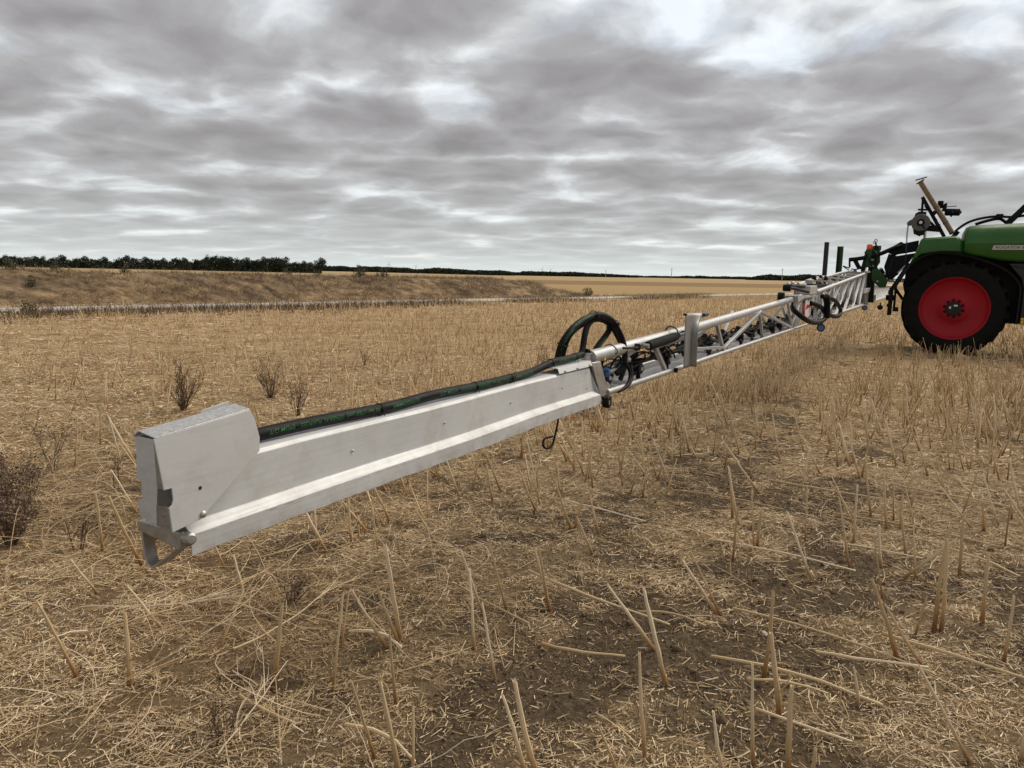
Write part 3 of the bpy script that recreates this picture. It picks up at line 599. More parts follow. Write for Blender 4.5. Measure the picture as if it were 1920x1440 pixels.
# random field of stalks along the drill rows
rr_ = np.random.default_rng(77)
def field_stalks(n, y0, y1, dens):
    u = rr_.uniform(0, 1, n); yy = np.sqrt(y0*y0+(y1*y1-y0*y0)*u); xx = rr_.uniform(-1, 1, n)*(0.78*yy+0.3)
    row = xx*DY-yy*DX; sh = (np.round(row/0.36)*0.36-row)*0.30+rr_.normal(0, 0.035, n)
    xx = xx+sh*DY; yy = yy-sh*DX
    k = rr_.uniform(0, 1, n) < dens(xx, yy); return xx[k], yy[k]
def dens_near(x, y):
    d = np.abs(rut_dist(x, y)); v = np.where(d < 0.3, 0.15, 1.0)
    hand_zone = (x > -0.6) & (y < 5.2) | ((x > 1.9) & (y < 7.2))
    v = v*np.where(hand_zone, 0.24, 1.0)*np.clip(0.42+(x+1.5)/4.0, 0.14, 1)*np.where(y < 2.6, 0.2, 1)*np.clip(0.30+(y-4)/6, 0.3, 1)
    return v*np.clip(0.4+1.3*(fbm(x*0.8, y*0.8, 3, 15)-0.2), 0.1, 1)
x1, y1 = field_stalks(5200, 2.0, 11, dens_near)
lx1 = rr_.normal(-0.05, 0.09, len(x1)); h1 = np.clip(rr_.normal(0.30, 0.08, len(x1)), 0.12, 0.46)
ST = [(a, b_, c, d_, rr_.normal(0, 0.05)) for a, b_, c, d_ in HAND] + list(zip(x1, y1, lx1, h1, rr_.normal(0, 0.08, len(x1))))
ST.sort(key=lambda s_: -(s_[3]/s_[1]) if abs(s_[0]) < 0.72*s_[1]+0.15 else 0)
def where(x, y):
    px = 960+1400*x/(y+0.2)
    side = 'far left' if px < 380 else 'left' if px < 760 else 'middle' if px < 1150 else 'right' if px < 1540 else 'far right'
    dep = 'bottom edge' if y < 2.9 else 'near foreground' if y < 4.2 else 'foreground' if y < 6 else 'mid-field' if y < 8.5 else 'outer field'
    return side, dep
STK = []
for i, (x, y, lx, hz, ly) in enumerate(ST[:300]):
    z = float(height(x, y)); d = Vector((lx, ly, hz)); ln = d.length
    o = bpy.data.objects.new('cut_stalk', SM[i % len(SM)]); COL.objects.link(o)
    th = random.uniform(0.55, 1.15)*(1.12 if y < 3.2 else 1.0)
    q = d.to_track_quat('Z', 'Y'); spin = Matrix.Rotation(random.uniform(0, 6.28), 3, 'Z')
    o.rotation_mode = 'QUATERNION'; o.rotation_quaternion = (q.to_matrix() @ spin).to_quaternion()
    w = th*0.50
    o.location = (x, y, z-0.012); o.scale = (w, w, ln+0.012)
    lean = 'upright' if abs(lx) < 0.35*hz*0.45 else ('leaning left' if lx < 0 else 'leaning right')
    if abs(lx) > 0.6*hz: lean = 'steeply '+lean
    size = 'short' if ln < 0.24 else 'tall' if ln > 0.37 else 'mid-height'
    thick = 'thin' if th < 0.75 else 'thick' if th > 0.98 else 'dry'
    sd_, dp = where(x, y)
    tag(o, f'{size} {thick} cut stalk {lean}, {sd_} {dp}', 'stalk', 'cut stalks standing in the stubble'); STK.append((o, x, y))
def single_out(items, noun):
    """look-alikes with one wording are told apart by their order from the left of the picture"""
    by = {}
    for o, x, y in items: by.setdefault(o['label'], []).append((x/y, o))
    ordn = ['leftmost']+[w_+' from left' for w_ in 'second third fourth fifth sixth seventh eighth ninth tenth eleventh twelfth thirteenth fourteenth fifteenth sixteenth seventeenth eighteenth nineteenth twentieth'.split()]
    for lb, l in by.items():
        if len(l) < 2: continue
        l.sort(key=lambda t_: t_[0])
        for k, (_, o) in enumerate(l):
            o['label'] = (f'{lb}, ' + ('rightmost' if k == len(l)-1 else ordn[min(k, len(ordn)-1)])) + ' of these'
single_out(STK, 'stalk')
# the mass of stalks further out
def far_stalks(name, x, y, hm, w, label):
    n = len(x); z = height(x, y); hz = np.clip(rr_.normal(hm, 0.075, n), 0.08, 0.5); lean = rr_.normal(0, 0.26, (n, 2))*hz[:, None]
    r = w*rr_.uniform(0.6, 1.3, n); Vs = []; hs = []
    for f, k in ((0, 1.1), (1, 0.8)):
        for j in range(3):
            th = 2*np.pi*j/3+0.4
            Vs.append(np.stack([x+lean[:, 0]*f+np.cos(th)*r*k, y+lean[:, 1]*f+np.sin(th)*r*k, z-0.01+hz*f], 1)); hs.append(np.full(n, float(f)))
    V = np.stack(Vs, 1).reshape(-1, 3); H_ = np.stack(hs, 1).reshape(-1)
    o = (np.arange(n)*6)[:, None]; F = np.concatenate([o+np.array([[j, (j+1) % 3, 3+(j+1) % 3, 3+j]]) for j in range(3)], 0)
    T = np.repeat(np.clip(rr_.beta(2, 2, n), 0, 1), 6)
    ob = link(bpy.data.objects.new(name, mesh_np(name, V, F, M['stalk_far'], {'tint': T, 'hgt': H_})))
    tag(ob, label, kind='stuff')
rest = ST[300:]
def track_side(x, y): return (x-T0[0])*TN[0]+(y-T0[1])*TN[1]
x2, y2 = field_stalks(8500, 9.5, 22, lambda x, y: np.where(np.abs(rut_dist(x, y)) < 0.3, 0.3, 1.0)*np.clip(0.30+(x+7)/12, 0.2, 1)*np.where(track_side(x, y) < -4.2, 1, 0))
x2 = np.concatenate([[s_[0] for s_ in rest], x2]); y2 = np.concatenate([[s_[1] for s_ in rest], y2])
far_stalks('stubble_stalks', x2, y2, 0.26, 0.0062, 'cut dry stalks standing in the middle distance of the field')
x3, y3 = field_stalks(36000, 20, 75, lambda x, y: np.where(track_side(x, y) < -3.2, 1, 0)*np.clip(0.25+(x+14)/18, 0.22, 1)*np.clip(1.3-y/90, 0.3, 1))
far_stalks('stubble_stalks', x3, y3, 0.31, 0.009, 'dense pale stubble standing in the far part of the field')

# fallen stalks, one by one
FALL = [((0.86,2.95),(1.42,2.62)),((0.1,3.7),(0.75,3.25)),((1.05,3.3),(1.75,2.85)),((1.3,2.95),(1.75,2.9)),((1.65,3.1),(2.15,2.8)),((1.2,4.3),(1.9,3.9)),((2.2,4.9),(3.0,4.4)),((0.9,2.5),(1.2,2.38)),((-0.55,2.35),(-0.3,2.28)),((0.15,3.02),(0.5,2.96)),((0.62,3.35),(0.9,3.2)),((-0.25,3.6),(0.1,3.25)),((1.9,4.25),(2.4,4.15)),((2.6,4.3),(2.8,3.9)),((0.95,2.75),(1.25,2.7)),((-1.0,2.6),(-0.75,2.45)),((-0.7,3.1),(-0.45,2.98)),((2.0,5.6),(2.9,5.2)),((1.2,5.4),(1.9,5.0)),((3.0,5.6),(3.6,5.2)),((0.4,5.0),(0.9,4.75)),((-1.6,5.9),(-1.1,5.7)),((-2.2,6.4),(-1.6,6.7)),((-2.7,7.3),(-2.2,7.1)),((0.9,4.6),(1.3,4.3))]
def fallen_mesh(seed):
    r = random.Random(seed); pts = []; n = 7; c1 = r.uniform(-0.06, 0.06)
    for i in range(n):
        f = i/(n-1); pts.append((f, c1*math.sin(f*3.14)+r.uniform(-0.004, 0.004), 0.012*math.sin(f*3.14)+r.uniform(-0.003, 0.003)))
    mb = MB(); mb.tube(pts, [0.0085*(1-0.3*i/(n-1))*r.uniform(0.9, 1.1) for i in range(n)], 6)
    me = mb.mesh('fallen_%d' % seed, M['stalk'], 45)
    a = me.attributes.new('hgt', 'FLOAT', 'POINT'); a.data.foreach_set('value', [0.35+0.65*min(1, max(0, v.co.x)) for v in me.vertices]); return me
FM = [fallen_mesh(k) for k in range(8)]
FLN = []
for i, (p0, p1) in enumerate(FALL):
    a = Vector((*p0, float(height(*p0))+0.02+random.uniform(0, 0.05))); b_ = Vector((*p1, float(height(*p1))+0.014)); d = b_-a
    o = bpy.data.objects.new('fallen_stalk', FM[i % 8]); COL.objects.link(o); o.location = a
    o.rotation_mode = 'QUATERNION'; o.rotation_quaternion = d.to_track_quat('X', 'Z')
    w = random.uniform(0.6, 0.95); o.scale = (d.length, w, w)
    sd_, dp = where((p0[0]+p1[0])/2, (p0[1]+p1[1])/2)
    tag(o, f"{'long' if d.length > 0.5 else 'short'} pale stalk lying on the soil, {sd_} {dp}", 'fallen stalk', 'cut stalks lying on the ground'); FLN.append((o, (p0[0]+p1[0])/2, (p0[1]+p1[1])/2))
single_out(FLN, 'stalk')

# soil clods and pale stones
def rock_mesh(seed, mat, rough=0.3):
    import bmesh
    bm = bmesh.new(); bmesh.ops.create_icosphere(bm, subdivisions=2, radius=1); r = random.Random(seed)
    for v in bm.verts: v.co *= 1+r.uniform(-rough, rough)*0.6; v.co.z *= 0.62
    me = bpy.data.meshes.new('rock%d' % seed); bm.to_mesh(me); bm.free(); me.materials.append(mat); return me
CM = [rock_mesh(k, M['clod'], 0.45) for k in range(6)]
clods = MB(); r = random.Random(5); k = 0
CV, CF = [], []
for k in range(2600):
    yy = math.sqrt(r.uniform(4, 64)); xx = r.uniform(-1, 1)*(0.75*yy+0.3)
    if float(litter(xx, yy)) > r.uniform(0.2, 0.75): continue
    me = CM[k % 6]; sz = r.uniform(0.004, 0.015)*(1 if r.random() < 0.93 else 1.7); R_ = Euler((r.uniform(0, 6), r.uniform(0, 6), r.uniform(0, 6))).to_matrix()
    o_ = len(CV); z = float(height(xx, yy))
    CV += [tuple((R_ @ v.co)*sz+Vector((xx, yy, z+sz*0.25))) for v in me.vertices]; CF += [tuple(i+o_ for i in p.vertices) for p in me.polygons]
tag(link(bpy.data.objects.new('soil_clods', mesh_np('soil_clods', CV, CF, M['clod'], None, False))), 'crumbly brown soil clods on the bare patches', kind='stuff')
SMs = [rock_mesh(50+k, M['stone'], 0.3) for k in range(3)]
for i, (x, y, s_, lb) in enumerate([(1.17, 3.2, 0.016, 'small pale stone on the bare soil of the wheel track'), (1.12, 3.03, 0.010, 'tiny pale stone near the wheel track'), (7.9, 14.6, 0.05, 'white scrap lying in the stubble left of the big wheel'), (-0.05, 2.5, 0.009, 'tiny white pebble beside a foreground stalk'), (-0.62, 2.35, 0.011, 'pale pebble at the lower left of the soil')]):
    o = inst('field_stone', SMs[i % 3], None, (x, y, float(height(x, y))+s_*0.3), (0.3*i, 0.5, i), s_); tag(o, lb, 'stone')

# ------------------------------------------------------------------ dry weeds
def weed(seed, h, spread, nst, branch, fluff=0, name='dry_weed', mat='weed', smat='seed', rbase=0.0035):
    r = random.Random(seed); mb = MB(); tips = []; seeds = MB()
    def grow(p, d, ln, rad_, lev):
        pts = [p]; q = p.copy(); dd = d.copy(); n = 5
        for i in range(n):
            dd = (dd+Vector((r.gauss(0, 0.10), r.gauss(0, 0.10), 0.03))).normalized(); q = q+dd*ln/n; pts.append(q.copy())
        mb.tube(pts, [rad_*(1-0.6*i/n) for i in range(n+1)], 4, cap=False)
        tips.append(pts[-1])
        if lev < branch:
            for k in range(r.randint(2, 4)):
                j = r.randint(1, n); a = r.uniform(0, 6.28)
                nd = (dd*0.8+Vector((math.cos(a)*0.7, math.sin(a)*0.7, 0.25))).normalized()
                grow(pts[j], nd, ln*r.uniform(0.3, 0.55), rad_*0.55, lev+1)
    for k in range(nst):
        a = r.uniform(0, 6.28); e = r.uniform(0, spread)
        grow(Vector((math.cos(a)*0.03*r.random(), math.sin(a)*0.03*r.random(), -0.01)), Vector((math.cos(a)*e, math.sin(a)*e, 1)).normalized(), h*r.uniform(0.6, 1.05), rbase*r.uniform(0.7, 1.2), 0)
    me = mb.mesh(name, M[mat], 60); av = me.attributes.new('tint', 'FLOAT', 'POINT'); av.data.foreach_set('value', [min(1, max(0, r.gauss(0.45, 0.18))) for _ in me.vertices])
    o = bpy.data.objects.new(name, me); COL.objects.link(o)
    if fluff:
        tl = []
        for tp in tips:
            for k in range(fluff):
                c = tp+Vector((r.gauss(0, 0.014), r.gauss(0, 0.014), r.gauss(-0.005, 0.016))); s_ = r.uniform(0.003, 0.008)
                u = Vector((r.gauss(0, 1), r.gauss(0, 1), r.gauss(0, 1))).normalized(); w, z = perp(u)
                seeds.add([c-w*s_, c+z*s_, c+w*s_, c-z*s_], [(0, 1, 2, 3)]); tl += [min(1, max(0, r.gauss(0.5, 0.22)))]*4
        sm = seeds.mesh('seed_heads', M[smat], 0); av = sm.attributes.new('tint', 'FLOAT', 'POINT'); av.data.foreach_set('value', tl[:len(sm.vertices)] if len(tl) >= len(sm.vertices) else [0.5]*len(sm.vertices))
        tag(link(bpy.data.objects.new('seed_heads', sm), o), kind='stuff')
    return o
WG = 'dry weeds in the stubble'
def putweed(o, x, y, lb, rz=0.0):
    o.location = (x, y, float(height(x, y))); o.rotation_euler[2] = rz; tag(o, lb, 'weed', WG)
putweed(weed(1, 0.46, 0.6, 24, 2, 1, rbase=0.0055), -3.73, 8.36, 'dark bare twiggy weed standing behind the panel tip cover')
putweed(weed(2, 0.42, 0.6, 20, 2, 3, rbase=0.0045), -3.05, 9.3, 'grey brown twiggy weed behind the black hose near the cover')
putweed(weed(3, 0.48, 0.25, 6, 2, 3), -3.54, 5.62, 'thin tall dark weed with short side twigs at far left')
putweed(weed(4, 0.34, 0.3, 3, 2, 0), -2.84, 5.23, 'slender dark weed just left of the metal end cover')
putweed(weed(5, 0.26, 0.5, 5, 2, 1), -2.45, 4.08, 'small dark weed below left of the metal end cover')
for k, (x, y, lb) in enumerate([(-3.02, 4.35, 'bushy purple brown weed with fluffy seed heads at the left edge'), (-3.25, 4.6, 'rearmost bushy brown weed at the left edge'), (-2.86, 4.1, 'lower bushy brown weed spreading from the left edge')]):
    putweed(weed(10+k, 0.40-0.06*k, 0.75, 20, 2, 9), x, y, lb)
putweed(weed(20, 0.2, 0.6, 8, 2, 2), -2.3, 4.7, 'low reddish brown dead weed beside the tip hoop')
putweed(weed(21, 0.14, 0.9, 8, 2, 2), -1.05, 3.45, 'flattened dark weed under the boom tip')
putweed(weed(22, 0.13, 0.8, 6, 2, 1), -0.98, 2.35, 'tiny dark weed at the bottom left of the field')
putweed(weed(23, 0.40, 0.55, 14, 2, 2, rbase=0.0045), -2.4, 8.2, 'brown twiggy weed close behind the black hose')
putweed(weed(24, 0.3, 0.5, 9, 2, 1), -2.5, 12.6, 'grey brown weed in the middle of the stubble')
putweed(weed(25, 0.3, 0.55, 10, 2, 1), 0.55, 12.9, 'dry weed in the stubble left of the hose loop')

# pale branching rapeseed stems lying in the left foreground
def branchy(seed):
    r = random.Random(seed); mb = MB()
    def grow(p, a, ln, rd, lev):
        pts = []; q = Vector(p); aa_ = a; n = 8; cv = r.gauss(0, 0.09)
        for i in range(n+1):
            pts.append(q.copy()); aa_ += cv; q = q+Vector((math.cos(aa_), math.sin(aa_), r.gauss(0.02, 0.08)))*ln/n; q.z = max(0.004, q.z)
        mb.tube(pts, [rd*(1-0.55*i/n) for i in range(n+1)], 5, cap=True)
        if lev < 2:
            for k in range(r.randint(2, 4)): grow(pts[r.randint(2, n-1)], aa_+r.choice((-1, 1))*r.uniform(0.3, 0.7), ln*r.uniform(0.35, 0.6), rd*0.6, lev+1)
    grow((0, 0, 0.01), 0, 1.0, 0.0062, 0); me = mb.mesh('branchy%d' % seed, M['stalk'], 50)
    a = me.attributes.new('hgt', 'FLOAT', 'POINT'); a.data.foreach_set('value', [0.6]*len(me.vertices)); return me
BMs = [branchy(k) for k in range(6)]
for i, (x, y, rz, s_, lb) in enumerate([(-1.15,2.95,0.72,0.62,'pale branching stem lying diagonally below the tip hoop'),(-2.0,3.3,-0.62,0.75,'long pale branching stem lying at the left edge'),(-1.9,3.05,-0.45,0.7,'second long branching stem crossing the left foreground'),(-0.95,2.25,1.35,0.5,'branching stem standing askew at the bottom left'),(-0.72,2.2,1.9,0.42,'thin branching stem leaning at the bottom left'),(-1.75,2.55,0.25,0.5,'branching stem lying flat near the lower left corner'),(-0.5,3.6,-0.7,0.5,'branching stem lying below the long panel'),(-1.5,3.9,0.1,0.6,'branching stem lying behind the tip hoop'),(-1.35,2.2,0.5,0.4,'short branching stem by the lower left soil patch'),(-0.15,3.95,2.4,0.45,'branching stem under the middle of the long panel')]):
    o = inst('branching_stem', BMs[i % 6], None, (x, y, float(height(x, y))+0.012), (0.0, -0.10-0.06*(i % 3), rz), s_); tag(o, lb, 'dry stem', 'pale branching stems on the ground')

# ------------------------------------------------------------------ shrubs on the bank and verge
def leafball(seed, n, shape, size, mat, name):
    r = np.random.default_rng(seed); lob = r.normal(0, 0.42, (9, 3)); lob[:, 2] = np.abs(lob[:, 2])*1.1+0.25; lr = r.uniform(0.25, 0.5, 9)
    q = r.integers(0, 9, n); d = r.normal(size=(n, 3)); d /= np.linalg.norm(d, axis=1)[:, None]
    c = lob[q]+d*(lr[q]*r.uniform(0.55, 1.0, n))[:, None]; c = c*np.array(shape)
    u = r.normal(size=(n, 3)); u /= np.linalg.norm(u, axis=1)[:, None]; v = np.cross(u, r.normal(size=(n, 3))); v /= np.linalg.norm(v, axis=1)[:, None]
    s_ = (size*r.uniform(0.5, 1.3, n))[:, None]
    V = np.stack([c-u*s_, c+v*s_*0.6, c+u*s_, c-v*s_*0.6], 1).reshape(-1, 3); F = np.arange(n*4).reshape(-1, 4)
    return mesh_np(name, V, F, M[mat], {'tint': np.repeat(np.clip(r.beta(2, 2, n), 0, 1), 4)})
SH = [leafball(300+k, 420, (1, 1, 1.0), 0.09, 'shrubleaf', 'shrub_leaves') for k in range(3)]
tw = MB()
for k in range(9):
    a = k*0.7; tw.tube([(0, 0, -0.15), (0.25*math.cos(a), 0.25*math.sin(a), 0.5), (0.5*math.cos(a), 0.5*math.sin(a), 1.0)], [0.03, 0.02, 0.008], 4)
TW = tw.mesh('shrub_twigs', M['bark'], 60)
def shrub(x, y, z, s_, lb, k):
    o = inst('shrub', TW, None, (x, y, z), (0, 0, k*1.3), s_); inst('foliage', SH[k % 3], o, (0, 0, 0)); tag(o, lb, 'shrub', 'shrubs along the bank')
def bankpt(a, p): return float(B0[0]+BD[0]*a+BN[0]*p), float(B0[1]+BD[1]*a+BN[1]*p), float(bank_h(a, p))
for k, (a, p, s_, lb) in enumerate([(-20.0, 4.5, 0.55, 'largest grey green shrub on top of the bank'), (-18.4, 4.2, 0.42, 'smaller shrub right of the largest one on the bank'), (-22.5, 5.5, 0.32, 'low shrub left of the largest one on the bank'), (-39.5, 1.6, 0.36, 'olive shrub on the face of the bank at far left'), (-39.2, 5.0, 0.42, 'green shrub on the bank top at far left'), (-41.2, 5.2, 0.5, 'green shrub on the bank top at the left edge'), (-37.4, 5.6, 0.4, 'green shrub on the bank top right of the left edge'), (-34.0, 6.0, 0.35, 'small green plant on the bank top before the golden field'), (-25.0, 5.0, 0.3, 'tiny shrub on the bank top before the wood edge')]):
    x, y, z = bankpt(a, p); shrub(x, y, z, s_, lb, k)
for k, (sl, w, s_, lb) in enumerate([(-1.5, -2.2, 0.34, 'reddish brown bush on the verge before the bank'), (38.5, 2.6, 0.5, 'brown bush by the far end of the gravel track'), (39.5, 2.8, 0.4, 'low bush right of the brown bush by the track'), (-11.5, -2.0, 0.3, 'low dark bush on the verge at the left')]):
    p = T0+TD*sl+TN*w; shrub(float(p[0]), float(p[1]), 0.0, s_, lb, k)

# ------------------------------------------------------------------ trees
def tree_mesh(seed, n=1500):
    r = np.random.default_rng(seed); nl = 16
    lob = r.normal(0, 1, (nl, 3))*np.array([0.17, 0.17, 0.15]); lob[:, 2] += 0.60; lr = r.uniform(0.12, 0.22, nl)
    q = r.integers(0, nl, n); d = r.normal(size=(n, 3)); d /= np.linalg.norm(d, axis=1)[:, None]
    c = lob[q]+d*(lr[q]*r.uniform(0.4, 1.05, n))[:, None]; c[:, 2] = np.clip(c[:, 2], 0.12, 1.05)
    u = r.normal(size=(n, 3)); u /= np.linalg.norm(u, axis=1)[:, None]; v = np.cross(u, r.normal(size=(n, 3))); v /= np.linalg.norm(v, axis=1)[:, None]
    s_ = (0.036*r.uniform(0.5, 1.3, n))[:, None]
    V = np.stack([c-u*s_, c+v*s_*0.7, c+u*s_, c-v*s_*0.7], 1).reshape(-1, 3)
    crown = mesh_np('crown', V, np.arange(n*4).reshape(-1, 4), M['leaf'], {'tint': np.repeat(np.clip(r.beta(2, 2.2, n), 0, 1), 4)})
    tb = MB(); tb.tube([(0, 0, -0.03), (0.005, 0, 0.25), (-0.005, 0.01, 0.55)], [0.028, 0.02, 0.01], 7)
    for k in range(5):
        a = k*1.26+seed; tb.tube([(0, 0, 0.22+0.05*k), (0.12*math.cos(a), 0.12*math.sin(a), 0.42+0.05*k), (0.2*math.cos(a), 0.2*math.sin(a), 0.55+0.05*k)], [0.014, 0.009, 0.004], 5)
    return crown, tb.mesh('trunk', M['bark'], 60)
TMS = [tree_mesh(400+k) for k in range(6)]
def put_tree(x, y, h, w, k, lb, grp):
    o = bpy.data.objects.new('tree', None); COL.objects.link(o); z = float(height(x, y)); o.location = (x, y, z); o.scale = (w, w, h); o.rotation_euler = (0, 0, k*2.1)
    inst('crown', TMS[k % 6][0], o, (0, 0, 0)); inst('trunk', TMS[k % 6][1], o, (0, 0, 0)); tag(o, lb, 'tree', grp); TRS.append((o, x, y))
# wood on the left: skyline heights follow the photograph's crowns
r = random.Random(31); k = 0; TRS = []
def ptx(px, dist): return (px-960)/1400.0*dist
sky_h = [(0, 8.2), (60, 8.2), (120, 8), (200, 8.4), (250, 10.0), (300, 8.2), (350, 8.3), (400, 10.5), (450, 10.8), (500, 11.0), (560, 10.2), (600, 8.8)]
px = -40
while px < 600:
    h = 0.88*np.interp(px, [a for a, _ in sky_h], [b_ for _, b_ in sky_h])*r.choice((0.72, 0.85, 0.95, 1.0, 1.08, 1.16))
    D_ = 470+r.uniform(-18, 18)
    where_ = 'by the left edge' if px < 120 else 'left half' if px < 300 else 'taller right part' if px < 540 else 'right end'
    kind = ('tall' if h > 9.9 else 'low' if h < 7.6 else 'round')
    put_tree(ptx(px, D_), D_, h, h*r.uniform(0.85, 1.25), k, f'{kind} dark tree of the left wood, {where_}', 'trees of the left wood'); k += 1
    px += r.uniform(9, 15)
put_tree(ptx(603, 455), 455, 9.3, 9.5, 2, 'rounded tree standing out at the right end of the left wood', 'trees of the left wood')
single_out(TRS, 'tree')
# undergrowth along the wood foot and far woods as masses
def far_wood(name, px0, px1, D_, hf, n, size, label, seed, dep=40):
    r = np.random.default_rng(seed); pxs = r.uniform(px0, px1, n); dd = D_+r.uniform(0, dep, n); x = (pxs-960)/1400.0*dd
    hh = hf(pxs)*(0.62+0.62*fbm(x*0.045, dd*0.0+3.0, 3, seed)); zc = r.uniform(0, 1, n)**1.15*hh+height(x, dd)
    c = np.stack([x, dd, zc], 1); u = r.normal(size=(n, 3)); u /= np.linalg.norm(u, axis=1)[:, None]; v = np.cross(u, r.normal(size=(n, 3))); v /= np.linalg.norm(v, axis=1)[:, None]
    s_ = (size*r.uniform(0.5, 1.3, n))[:, None]
    V = np.stack([c-u*s_, c+v*s_*0.7, c+u*s_, c-v*s_*0.7], 1).reshape(-1, 3)
    tag(link(bpy.data.objects.new(name, mesh_np(name, V, np.arange(n*4).reshape(-1, 4), M['leaf'], {'tint': np.repeat(np.clip(r.beta(2, 2.2, n), 0, 1), 4)}))), label, kind='stuff')
far_wood('wood_undergrowth', -260, 602, 462, lambda p: np.interp(p, [0, 300, 400, 600], [3.6, 4.0, 5.2, 4.8]), 26000, 0.7, 'dark undergrowth at the foot of the left wood', 501, 30)
far_wood('far_wood', 585, 960, 1150, lambda p: np.interp(p, [608, 640, 700, 800, 960], [8.5, 9.5, 8, 8.5, 6.5]), 20000, 1.3, 'far line of dark trees left of the hose loop', 502)
far_wood('far_wood', 930, 1190, 1500, lambda p: np.interp(p, [930, 1060, 1150, 1190], [7.5, 9, 6.5, 4.5]), 14000, 1.6, 'far line of dark trees above the end of the bank', 503)
far_wood('far_wood', 1150, 1420, 2300, lambda p: np.interp(p, [1150, 1260, 1300, 1420], [5, 6, 7.5, 7.5]), 13000, 2.3, 'low far strip of trees on the horizon', 504)
far_wood('far_wood', 1390, 1640, 1250, lambda p: np.interp(p, [1390, 1410, 1440, 1520, 1640], [1.5, 7, 10.5, 11, 9]), 16000, 1.4, 'far dark wood left of the two tall posts', 505)
far_wood('far_wood', 1600, 2400, 2400, lambda p: p*0+11, 14000, 2.4, 'far strip of trees behind the sprayer', 506)

# poles and turbines on the horizon
def pole(px, D_, h, lb, arms=1):
    x = ptx(px, D_); mb = MB(); mb.tube([(0, 0, -0.5), (0, 0, h)], [0.35*D_/1000+0.12, 0.2*D_/1000+0.1], 6)
    o = mb.build('utility_pole', 'concrete'); o.location = (x, D_, 0); tag(o, lb, 'pole', 'poles on the horizon')
    for k in range(arms):
        c = MB(); c.bar((-1.6, 0, h-0.5-1.4*k), (1.6, 0, h-0.5-1.4*k), 0.25, 0.25); c.build('crossarm', 'concrete', o)
pole(1252, 950, 13, 'thin pole standing alone on the horizon right of the bank')
pole(1457, 1000, 16, 'taller pole with a crossarm rising behind the far wood', 2)
pole(1130, 1250, 12, 'thin pole on the horizon above the end of the bank')
def turbine(px, D_, h, lb, a0):
    x = ptx(px, D_); mb = MB(); mb.tube([(0, 0, -2), (0, 0, h)], [2.2, 1.3], 8); o = mb.build('wind_turbine', 'white'); o.location = (x, D_, 0); tag(o, lb, 'wind turbine', 'wind turbines on the horizon')
    n_ = MB(); n_.box((-1.6, -4, h-1.5), (1.6, 3, h+1.8)); n_.build('nacelle', 'white', o)
    for k in range(3):
        a = a0+k*2.094; c = MB(); d = Vector((math.sin(a), 0, math.cos(a))); c.tube([Vector((0, -5, h)), Vector((0, -5, h))+d*9, Vector((0, -5, h))+d*25], [1.0, 1.3, 0.4], 5); c.build('blade', 'white', o)
for px, D_, h, lb, a0 in [(671, 6500, 62, 'leftmost wind turbine beyond the far trees', 0.3), (728, 5600, 62, 'clearest wind turbine beyond the far trees', 0.1), (778, 6800, 62, 'wind turbine right of the clearest one', 0.8), (1012, 7000, 55, 'faint wind turbine above the bank end', 0.5), (1028, 7000, 55, 'faintest wind turbine nearest the bank end', 1.1)]:
    turbine(px, D_, h, lb, a0)

# ================================================================== the crop sprayer
# local frame: s along the boom (tip -> machine), v across (machine's front is -v), z up
ROOT = bpy.data.objects.new('crop_sprayer', None); COL.objects.link(ROOT)
ROOT.location = (-0.626, 1.386, 0); ROOT.rotation_euler = (0, 0, rad(90-28.6)); ROOT.empty_display_size = 0.3
tag(ROOT, 'green crop sprayer with red wheel and long silver boom reaching to the foreground', 'sprayer')
S_ = ROOT
rnd = random.Random(99)

# ---- outer boom panel: folded aluminium channel
slant = lambda v, z: (1.222-z)*0.62
panel = MB().sheet([(0.118, 1.05), (0.118, 1.092), (0.097, 1.111), (0.097, 1.211), (0.089, 1.219), (0.013, 1.219), (0.005, 1.211), (0.005, 1.111), (-0.016, 1.092), (-0.016, 1.05)], 0.0, 2.0, 0.0025, slant, 40)
for i, (a, b_, c) in enumerate(panel.v):        # hand-bent sheet: slight waviness
    panel.v[i] = (a, b_+0.0014*math.sin(a*7.3+c*20)+0.0008*math.sin(a*23), c+0.0016*math.sin(a*5.1)+(0.0012*math.sin(a*31) if c < 1.06 else 0))
PANEL = panel.build('outer_boom_panel', 'alu', S_, 0.0015, 28)
rv = MB().lathe([(0.0036, 0), (0.0036, 0.0012), (0.0022, 0.0026), (0.0006, 0.003)], (0, 0, 0), (0, -1, 0), 10).mesh('rivet', M['zinc'])
for s, z in [(0.49, 1.158), (0.90, 1.161), (1.31, 1.163), (1.73, 1.163), (1.975, 1.131), (1.965, 1.20)]: inst('rivet', rv, PANEL, (s, 0.0035, z))
# raised end plate over the hinge end of the panel
ep = MB().sheet([(0.11, 1.222), (0.11, 1.243), (0.008, 1.243), (-0.001, 1.222)], 1.69, 2.02, 0.002)
EP = ep.build('end_plate', 'alu_cover', S_, 0.001)
scr = MB().lathe([(0.006, 0), (0.006, 0.002), (0.003, 0.004)], (0, 0, 0), (0, -1, 0.25), 8).mesh('screw', M['zinc'])
for s in (1.74, 1.86, 1.99): inst('screw', scr, EP, (s, -0.002, 1.228))
